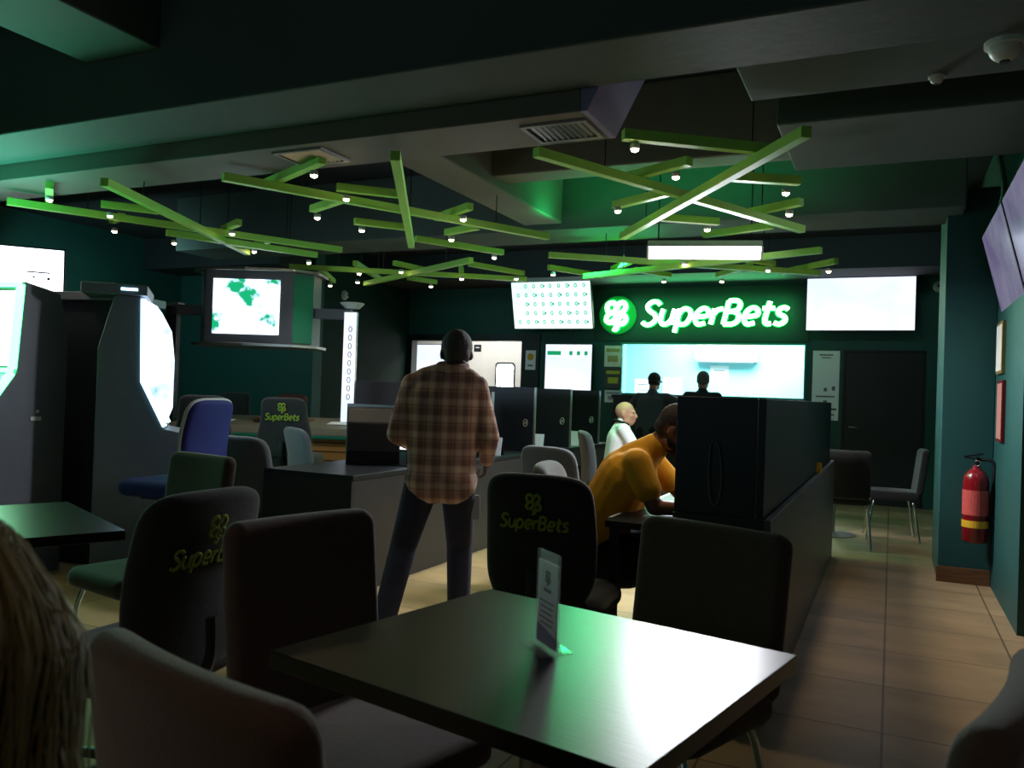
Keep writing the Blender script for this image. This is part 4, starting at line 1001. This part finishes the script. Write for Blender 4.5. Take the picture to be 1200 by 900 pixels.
# ------------------------------------------------------------------ PEOPLE
def remeshed(name, shapes, m, voxel, parent=None, smooth_it=4, cut=None):
    """one continuous surface from overlapping tapered shapes"""
    bm = bmesh.new()
    for s in shapes:
        if s[0] == 'c':
            _, p, r1, q, r2 = s; p, q = Vector(p), Vector(q); L = (q-p).length; n = max(2, int(L/(min(r1, r2)*.5))+1); n = min(n, 8)
            axis = (q-p).normalized() if L > 1e-6 else Vector((0, 0, 1))
            pts = []; rad = []
            for k in range(1, 4): a = PI/2*(1-k/4); pts.append(p-axis*r1*math.sin(a)); rad.append(r1*math.cos(a))
            for k in range(n+1): pts.append(p.lerp(q, k/n)); rad.append(r1+(r2-r1)*k/n)
            for k in range(1, 4): a = PI/2*k/4; pts.append(q+axis*r2*math.sin(a)); rad.append(r2*math.cos(a))
            tube(bm, pts, rad, 14)
        else:
            _, c, rr = s[:3]; rot = s[3] if len(s) > 3 else Matrix.Identity(4)
            g = bmesh.ops.create_uvsphere(bm, u_segments=18, v_segments=12, radius=1)
            bmesh.ops.transform(bm, matrix=Matrix.Translation(c) @ rot @ Matrix.Diagonal((*rr, 1)), verts=g['verts'])
    bmesh.ops.recalc_face_normals(bm, faces=bm.faces[:])
    me = D.meshes.new(name+'_raw'); bm.to_mesh(me); bm.free()
    o = D.objects.new(name+'_raw', me); COL.objects.link(o)
    md_ = o.modifiers.new('r', 'REMESH'); md_.mode = 'VOXEL'; md_.voxel_size = voxel
    s_ = o.modifiers.new('s', 'SMOOTH'); s_.factor = .5; s_.iterations = smooth_it
    bpy.context.view_layer.update()
    dg = bpy.context.evaluated_depsgraph_get()
    nm = D.meshes.new_from_object(o.evaluated_get(dg)); nm.name = name
    D.objects.remove(o); D.meshes.remove(me)
    if cut:
        b2 = bmesh.new(); b2.from_mesh(nm); dl = [v for v in b2.verts if cut(v.co)]; bmesh.ops.delete(b2, geom=dl, context='VERTS'); b2.to_mesh(nm); b2.free()
    nm.materials.clear(); nm.materials.append(m)
    for p_ in nm.polygons: p_.use_smooth = True
    r_ = D.objects.new(name, nm); COL.objects.link(r_)
    if parent is not None: r_.parent = parent
    return r_

def limb(a, ra, b, rb): return ('c', a, ra, b, rb)
def hand_shapes(w, d, side, palm_n, curl=.5, s=1.0):
    """palm and five fingers from wrist w, pointing along d; palm_n = palm facing; side = thumb direction"""
    w = Vector(w); d = Vector(d).normalized(); t = Vector(side); t = (t-d*t.dot(d)).normalized(); n = d.cross(t).normalized()
    if n.dot(Vector(palm_n)) < 0: n = -n
    sh = []
    for k in (-1, 0, 1): sh.append(('c', w+t*.018*k*s, .017*s, w+d*.082*s+t*.026*k*s, .0135*s))
    for k, (off, L) in enumerate(((.030, .070), (.010, .078), (-.011, .072), (-.030, .056))):
        b = w+d*.085*s+t*off*s
        a1, a2 = curl*.7, curl*1.5
        m1 = b+(d*math.cos(a1)+n*math.sin(a1))*L*.52*s
        e = m1+(d*math.cos(a2)+n*math.sin(a2))*L*.48*s
        sh += [('c', b, .0095*s, m1, .0085*s), ('c', m1, .0085*s, e, .0072*s)]
    b = w+d*.022*s+t*.024*s; m1 = b+(d*.62+t*.6+n*.35).normalized()*.042*s; e = m1+(d*.85+t*.2+n*.4).normalized()*.03*s
    sh += [('c', b, .014*s, m1, .0105*s), ('c', m1, .0105*s, e, .0085*s)]
    return sh

def head_shapes(H):
    """H: head matrix (origin at head centre, +y face, +z crown)"""
    R3 = H.to_3x3().to_4x4()
    def E(c, r): return ('e', H @ Vector(c), r, R3)
    def C(p, a, q, b): return ('c', H @ Vector(p), a, H @ Vector(q), b)
    return [E((0, -.012, .028), (.076, .096, .090)), E((0, .022, -.02), (.066, .074, .085)), E((0, .045, -.083), (.044, .044, .034)),
            E((.048, .01, -.07), (.022, .05, .03)), E((-.048, .01, -.07), (.022, .05, .03)),
            C((0, .090, .012), .009, (0, .112, -.026), .0135), E((.013, .100, -.030), (.010, .011, .009)), E((-.013, .100, -.030), (.010, .011, .009)),
            E((.032, .080, .022), (.027, .016, .009)), E((-.032, .080, .022), (.027, .016, .009)), E((.04, .072, -.018), (.024, .02, .02)), E((-.04, .072, -.018), (.024, .02, .02)),
            E((0, .088, -.058), (.025, .015, .007)), E((0, .086, -.070), (.022, .015, .008)),
            E((.079, -.008, -.008), (.011, .022, .033)), E((-.079, -.008, -.008), (.011, .022, .033))]

def person(label, loc, rz, J, mats, voxel=.009, hair='short', skirt_len=None, sleeves='long', extra=None, shoes=True, group=None, beard=False, lean_r=1.0, cloth=.012, trap=False):
    """J: joints in local coordinates (x right, y forward, z up)"""
    g = {k: Vector(v) for k, v in J.items() if k != 'head_rot'}
    skin, top, bottom, hairm = mats
    hr = J.get('head_rot', (0, 0, 0))
    H = Matrix.Translation(g['head']) @ Euler(hr).to_matrix().to_4x4()
    sh = head_shapes(H)
    nb = H @ Vector((0, -.03, -.055))
    sh += [limb(g['neck'], .060, nb, .052)]
    ch, pv = g['chest'], g['pelvis']
    up = (ch-pv).normalized()
    sh += [limb(pv, .11, ch, .115), limb(ch, .11, g['neck'], .06)]
    for s in ('l', 'r'):
        sh += [limb(ch+up*.06, .08, g['sh_'+s], .052), limb(g['sh_'+s], .048, g['el_'+s], .038), limb(g['el_'+s], .038, g['wr_'+s], .026)]
        sh += [limb(pv, .10, g['hip_'+s], .085), limb(g['hip_'+s], .080, g['kn_'+s], .052), limb(g['kn_'+s], .052, g['an_'+s], .036)]
        f = g['toe_'+s]; sh += [limb(g['an_'+s]-Vector((0, 0, .03)), .036, f, .028)]
        hd = g.get('hand_'+s, (g['wr_'+s]-g['el_'+s])); ax = Vector((0, 0, 1)) if abs(hd.normalized().z) < .7 else Vector((0, 1, 0))
        sh += hand_shapes(g['wr_'+s], hd, ax, (1 if s == 'l' else -1, 0, -.3), .6)
    body = remeshed('person', sh, skin, voxel, smooth_it=3)
    body.location = loc; body.rotation_euler = (0, 0, rz)
    setp(body, label, 'person', group)
    c = cloth
    # shirt
    sx = (g['sh_r']-g['sh_l']); half = sx.length/2
    side = sx.normalized(); fwd = up.cross(side) * -1
    tr = [limb(ch+side*.085, .105*lean_r+c, pv+side*.070+up*.02, .10*lean_r+c), limb(ch-side*.085, .105*lean_r+c, pv-side*.070+up*.02, .10*lean_r+c),
          limb(ch, .12*lean_r+c, pv, .115*lean_r+c), limb(ch+up*.09, .092+c, g['neck']-up*.005, .062+c*.6)]
    for s in ('l', 'r'):
        if trap: tr += [limb(g['neck']+up*.005, .050+c, g['sh_'+s].lerp(g['neck'], .30)+up*.012, .048+c)]
        tr += [limb(ch+up*.07, .075+c, g['sh_'+s], .050+c)]
        if sleeves == 'long': tr += [limb(g['sh_'+s], .050+c, g['el_'+s], .042+c), limb(g['el_'+s], .042+c, g['el_'+s].lerp(g['wr_'+s], .92), .030+c)]
        else: tr += [limb(g['sh_'+s], .052+c, g['sh_'+s].lerp(g['el_'+s], .62), .047+c*1.2)]
    if skirt_len: tr += [limb(pv+side*.06, .11+c, pv+side*.06-Vector((0, 0, skirt_len)), .125+c), limb(pv-side*.06, .11+c, pv-side*.06-Vector((0, 0, skirt_len)), .125+c)]
    remeshed('shirt', tr, top, voxel*1.15, body, smooth_it=5)
    bt = [limb(pv+side*.06, .105+c, pv-side*.06, .105+c)]
    for s in ('l', 'r'):
        bt += [limb(pv, .105+c*.7, g['hip_'+s], .090+c*.7), limb(g['hip_'+s], .086+c, g['kn_'+s], .060+c), limb(g['kn_'+s], .060+c, g['an_'+s]+Vector((0, 0, .02)), .050+c)]
    remeshed('trousers', bt, bottom, voxel*1.25, body, smooth_it=4)
    if shoes:
        for s in ('l', 'r'):
            a = g['an_'+s]; f = g['toe_'+s]; b = a.copy(); b.z = f.z+.012; back = b-(f-b).normalized()*.035
            remeshed('shoe', [limb(back, .040, f, .038), limb(a-Vector((0, 0, .02)), .045, b, .04), limb(b, .042, f.lerp(b, .3), .042)], M['shoe'], voxel*1.1, body, smooth_it=2, )
    R3 = H.to_3x3().to_4x4(); Hi = H.inverted()
    if hair in ('short', 'buzz'):
        gz = .007 if hair == 'short' else .005
        def cut(co):
            q = Hi @ co
            return (q.y > .045 and q.z < .062) or (q.z < -.035 and q.y > -.03) or q.z < -.062 or (abs(q.x) > .060 and q.z < .005 and q.y > -.055) or (q.y > -.002 and q.z < .03 and abs(q.x) > .055 and q.y > .03)
        remeshed('hair', [('e', H @ Vector((0, -.015, .030)), (.079+gz, .098+gz, .092+gz), R3), ('e', H @ Vector((0, -.055, -.02)), (.064+gz, .06, .06), R3)], hairm, voxel, body, smooth_it=1, cut=cut)
    if hair == 'cap':
        def cut(co):
            q = Hi @ co; return q.z < .012
        cp = remeshed('cap', [('e', H @ Vector((0, -.014, .034)), (.090, .112, .102), R3)], M['black_cl'], voxel, body, smooth_it=1, cut=cut)
        bm = bmesh.new(); slab(bm, rrect(.15, .10, .045), .006, .002, lambda x, y, z: tuple(H @ Vector((x, z+.125, .028-y-.5*x*x-.1*z)))); mesh_obj('peak', bm, M['black_cl'], cp, smooth=True)
        remeshed('hair', [('e', H @ Vector((0, -.035, .0)), (.080, .082, .062), R3)], hairm, voxel, body, smooth_it=1, cut=lambda co: (Hi @ co).y > .0)
    if beard:
        remeshed('beard', [('e', H @ Vector((0, .050, -.085)), (.055, .056, .040), R3), ('e', H @ Vector((.045, .02, -.06)), (.03, .04, .035), R3), ('e', H @ Vector((-.045, .02, -.06)), (.03, .04, .035), R3)], M['hair'], voxel, body, smooth_it=1,
                 cut=lambda co: (Hi @ co).z > -.048)
    for sx_ in (-1, 1):
        bm = bmesh.new(); bmesh.ops.create_uvsphere(bm, u_segments=12, v_segments=8, radius=.0125)
        e = mesh_obj('eye', bm, M['eye'], body, smooth=True, loc=H @ Vector((sx_*.031, .074, .004)))
        bm = bmesh.new(); bmesh.ops.create_uvsphere(bm, u_segments=10, v_segments=6, radius=.0065)
        mesh_obj('iris', bm, M['iris'], e, smooth=True, loc=H.to_3x3() @ Vector((0, .0085, 0)))
    return body, H

def stand(h=1.66, lean=0.0, stride=.22, arms='bent'):
    k = h/1.70; hz = .90*k
    pv = (0, 0, hz); 
    def L(z): return lean*(z-hz)
    J = dict(pelvis=pv, chest=(0, L(1.28*k), 1.27*k), neck=(0, L(1.45*k)-.01, 1.44*k), head=(0, L(1.58*k)+.025, 1.585*k),
             sh_l=(-.19, L(1.38*k), 1.375*k), sh_r=(.19, L(1.38*k), 1.375*k), hip_l=(-.09, 0, .86*k), hip_r=(.09, 0, .86*k))
    J.update(kn_l=(-.12, -stride*.2+.03, .47*k), an_l=(-.13, -stride*.9, .11*k), toe_l=(-.14, -stride*.9+.15, .035),
             kn_r=(.10, stride*.75, .47*k), an_r=(.11, stride*.55, .10*k), toe_r=(.12, stride*.55+.17, .035))
    if arms == 'bent':
        J.update(el_l=(-.27, .0+L(1.1*k), 1.10*k), wr_l=(-.20, .22, 1.02*k), el_r=(.285, -.03+L(1.1*k), 1.10*k), wr_r=(.27, .14, .93*k))
    return J
# walking man in plaid
J = stand(1.66, .04, .20)
J.update(head=(.055, .045, 1.500), neck=(.035, .01, 1.395), sh_l=(-.172, .02, 1.325), sh_r=(.172, .02, 1.325), el_l=(-.245, .0, 1.06), el_r=(.25, -.02, 1.06), wr_r=(.23, .16, .92), kn_l=(-.19, .02, .46), an_l=(-.25, -.16, .10), toe_l=(-.28, .0, .035))
J['head_rot'] = (R_(-10), 0, R_(8))
wm, Hh = person('man in a brown checked shirt and dark jeans standing with his back to us', (-2.16, 3.80, 0), R_(24), J, (M['skin_dk'], M['plaid'], M['jeans'], M['hair_gy']), .009, 'short', skirt_len=.05, cloth=.013, lean_r=1.0, trap=True)
bm = bmesh.new(); tube(bm, [(.04+.075*math.cos(a), .005+.072*math.sin(a), 1.425+.012*math.sin(a)) for a in [k*PI/10 for k in range(20)]], .016, 8, closed=True, flat=(Vector((0, 0, 1)), 1.5)); mesh_obj('collar', bm, M['plaid'], wm, smooth=True)
bm = bmesh.new(); slab(bm, rrect(.045, .13, .01), .009, .003, lambda x, y, z: (.188+x, y+.03, .68+z)); ph = mesh_obj('pocket_phone', bm, M['piping'], None, smooth=True)
ph.location = (-2.16, 3.80, 0); ph.rotation_euler = (0, 0, R_(24)); setp(ph, 'pale phone sticking out of the checked-shirt man\'s right pocket', 'phone')
# seated man in mustard, facing right (+X)
J = dict(pelvis=(0, -.02, .56), chest=(0, .16, .90), neck=(0, .29, 1.06), head=(0, .40, 1.145), head_rot=(R_(-32), 0, R_(-6)),
         sh_l=(-.185, .22, 1.00), sh_r=(.185, .24, .99), el_l=(-.24, .40, .80), wr_l=(-.10, .60, .79), el_r=(.22, .33, .79), wr_r=(.12, .56, .785),
         hip_l=(-.09, .02, .55), hip_r=(.09, .02, .55), kn_l=(-.13, .43, .54), an_l=(-.13, .40, .11), toe_l=(-.13, .56, .035), kn_r=(.13, .43, .54), an_r=(.13, .38, .11), toe_r=(.13, .54, .035))
person('seated man in a mustard t-shirt leaning over the right workstation', (-1.34, 3.93, 0), R_(-84), J, (M['skin_d'], M['must'], M['black_cl'], M['hair_br']), .0085, 'short', sleeves='short', beard=True, cloth=.016, lean_r=1.12)
# white shirt man sitting behind, face turned right
J = dict(pelvis=(0, -.02, .55), chest=(0, .02, .88), neck=(0, .04, 1.04), head=(0, .07, 1.13), head_rot=(0, 0, R_(-20)),
         sh_l=(-.19, .03, .98), sh_r=(.19, .03, .98), el_l=(-.25, .16, .77), wr_l=(-.14, .36, .72), el_r=(.25, .16, .77), wr_r=(.14, .36, .72),
         hip_l=(-.09, .0, .54), hip_r=(.09, .0, .54), kn_l=(-.13, .42, .52), an_l=(-.13, .40, .11), toe_l=(-.13, .56, .035), kn_r=(.13, .42, .52), an_r=(.13, .40, .11), toe_r=(.13, .56, .035))
b_, H_ = person('bald-headed seated man in a white shirt with dark collar, facing right', (-2.44, 7.78, 0), R_(-66), J, (M['skin_l'], M['white_cl'], M['black_cl'], M['hair_br']), .011, 'none', sleeves='short')
bm = bmesh.new(); tube(bm, [(.075*math.cos(a), .035+.07*math.sin(a), 1.045-.02*math.sin(a)) for a in [k*PI/10 for k in range(20)]], .013, 8, closed=True); mesh_obj('collar', bm, M['black_cl'], b_, smooth=True)
# men at the counter
J = stand(1.62, .28, .02, None)
J.update(el_l=(-.33, .16, 1.12), wr_l=(-.20, .36, 1.20), el_r=(.42, .22, 1.20), wr_r=(.58, .40, 1.27), head_rot=(R_(-8), 0, 0), sh_l=(-.20, .13, 1.30), sh_r=(.20, .13, 1.31), hand_r=(.3, .3, .02))
p = at(757, 480, d=10.9)
person('man in black cap and charcoal shirt leaning at the counter, back to us', (p.x+.02, 10.72, 0), R_(-2), J, (M['skin_d'], M['grey_cl'], M['black_cl'], M['hair']), .013, 'cap', sleeves='short')
J = stand(1.66, .20, .02, None)
J.update(el_l=(-.30, .16, 1.14), wr_l=(-.18, .38, 1.26), el_r=(.30, .14, 1.12), wr_r=(.2, .36, 1.22), head_rot=(R_(-5), 0, 0))
p = at(831, 480, d=11)
person('short-haired man in black at the counter, seen over the black panels', (p.x-.03, 10.75, 0), R_(8), J, (M['skin_d'], M['black_cl'], M['black_cl'], M['hair_gy']), .013, 'short', sleeves='long')
# woman near the camera, at the left edge
wp = at(-160, 640, d=.60)
J = dict(pelvis=(0, -.04, .55), chest=(0, .0, .80), neck=(0, .03, .95), head=(0, .08, 1.055), head_rot=(R_(-14), 0, 0),
         sh_l=(-.17, .02, .88), sh_r=(.17, .02, .88), el_l=(-.21, .10, .72), wr_l=(-.10, .30, .66), el_r=(.21, .10, .72), wr_r=(.10, .30, .66),
         hip_l=(-.09, .0, .54), hip_r=(.09, .0, .54), kn_l=(-.10, .40, .52), an_l=(-.10, .38, .11), toe_l=(-.10, .54, .035), kn_r=(.10, .40, .52), an_r=(.10, .38, .11), toe_r=(.10, .54, .035))
WR = R_(30)
wb, WH = person('person with long ash-blond hair at the very left edge, close to the camera', (wp.x, wp.y, 0), WR, J, (M['skin_l'], M['black_cl'], M['black_cl'], M['blond']), .010, 'none')
bm = bmesh.new()
rnd = random.Random(3)
for k in range(2600):
    a = rnd.uniform(-PI, PI); e = rnd.uniform(.15, 1.35)
    d0_ = Vector((math.cos(a)*math.cos(e), math.sin(a)*math.cos(e), math.sin(e)))
    if d0_.y > .35 and d0_.z < .75: continue
    root_ = WH @ Vector((d0_.x*.088, d0_.y*.106-.012, d0_.z*.104+.03))
    out = Vector((d0_.x, min(d0_.y, .1), 0)); out = out.normalized() if out.length > .05 else Vector((rnd.choice((-1, 1)), 0, 0))
    L = rnd.uniform(.36, .62); pts = [root_]
    j1, j2 = rnd.uniform(-.012, .012), rnd.uniform(-.02, .02)
    s1 = rnd.uniform(.100, .125)
    pts.append(WH @ Vector((out.x*s1*.92+j1, out.y*s1*1.05-.02, rnd.uniform(-.02, .03))))
    pts.append(WH @ Vector((out.x*(s1+.01)+j2, out.y*s1*1.15-.03, -.12)))
    fl_ = rnd.uniform(.6, 1.3)
    ex = .05*max(out.x, 0)
    pts.append(WH @ Vector((out.x*(.145+.05*fl_)+j2+ex, out.y*.14-.03+j1, -.12-L*.4)))
    pts.append(WH @ Vector((out.x*(.16+.09*fl_)+j2*2+ex*2.2, out.y*.16-.04+j1, -.12-L*.8)))
    tube(bm, spline(pts, 3), [.0013]*13, 3, cap=False)
hs = mesh_obj('hair', bm, M['blond'], wb, smooth=True); hs['kind'] = 'stuff'
remeshed('scalp_hair', [('e', WH @ Vector((0, -.015, .028)), (.083, .102, .095), WH.to_3x3().to_4x4()), ('e', WH @ Vector((0, -.045, -.08)), (.085, .06, .12), WH.to_3x3().to_4x4())], M['blond'], .010, wb, 2, cut=lambda co: (WH.inverted() @ co).y > .055 and (WH.inverted() @ co).z < .07)
c_ = dup(d0, wp.x-.0, wp.y+.0, WR, 'upholstered chair under the blond person at the left edge')

# ------------------------------------------------------------------ general light of the room
w = D.worlds.new('world'); bpy.context.scene.world = w; w.use_nodes = True
w.node_tree.nodes['Background'].inputs[0].default_value = (.05, .09, .10, 1); w.node_tree.nodes['Background'].inputs[1].default_value = .05
# downlights behind the camera (the near end of the room)
def downlight(x, y, e, col=(1, .72, .52)):
    t = empty('recessed_downlight', (x, y, 3.35), 0, None, 'ceiling light', 'recessed downlights behind the camera')
    bm = bmesh.new(); lathe(bm, [(.05, 0), (.075, 0), (.075, -.01), (.05, -.01)], 24); mesh_obj('trim_ring', bm, M['white'], t)
    bm = bmesh.new(); lathe(bm, [(0, -.004), (.05, -.004)], 24); mesh_obj('lens', bm, M['lens'], t)
    l = D.lights.new('downlight_glow', 'SPOT'); l.energy = e; l.color = col; l.spot_size = R_(120); l.spot_blend = 1; l.shadow_soft_size = .06
    o = D.objects.new('downlight_glow', l); COL.objects.link(o); o.parent = t; o.location = (0, 0, -.02)
    t['label'] = 'small recessed downlight in the ceiling behind the camera'
    return t
downlight(-1.6, -.3, 38); downlight(.6, -.8, 30)
area('back_fill', (-2.5, -2.8, 2.0), 5.0, 1.4, 9, (.55, .85, .95), (R_(90), 0, 0))  # added teal fill, unseen, with no fixture on the back wall
area('wall_fill', (-8.4, 6.2, 2.6), 2.2, .3, 16, (.5, 1, .93), (R_(72), 0, 0))  # added unseen fill that lifts the teal walls at left
area('wall_fill', (-2.5, 9.6, 3.2), 7.0, .2, 11, (.5, 1, .9), (R_(45), 0, 0))  # second added fill without a fixture, along the far wall
# unseen green area lights added for the green-lit bars and ceiling recess
gp = at(722, 306, z=2.60)
area('green_bar_fill', gp, .8, .25, 34, (.03, 1, .30), (R_(-20), 0, R_(14)))
cg = area('green_recess_fill', (-1.7, 6.1, 2.70), 1.8, .3, 12, (.03, 1, .25), (PI, 0, 0))
# purple-white glow of the two side screens
area('side_screen_glow', (.40, 5.9, 2.05), 1.6, .5, 3.5, (.80, .78, 1), (0, R_(55), 0))

sc_ = bpy.context.scene
sc_.view_settings.view_transform = 'Standard'; sc_.view_settings.look = 'None'; sc_.view_settings.gamma = 1; sc_.view_settings.exposure = 0.0
sc_.view_settings.use_curve_mapping = False
sc_.cycles.max_bounces = 6; sc_.cycles.use_denoising = True
sc_.cycles.sample_clamp_indirect = 4.0
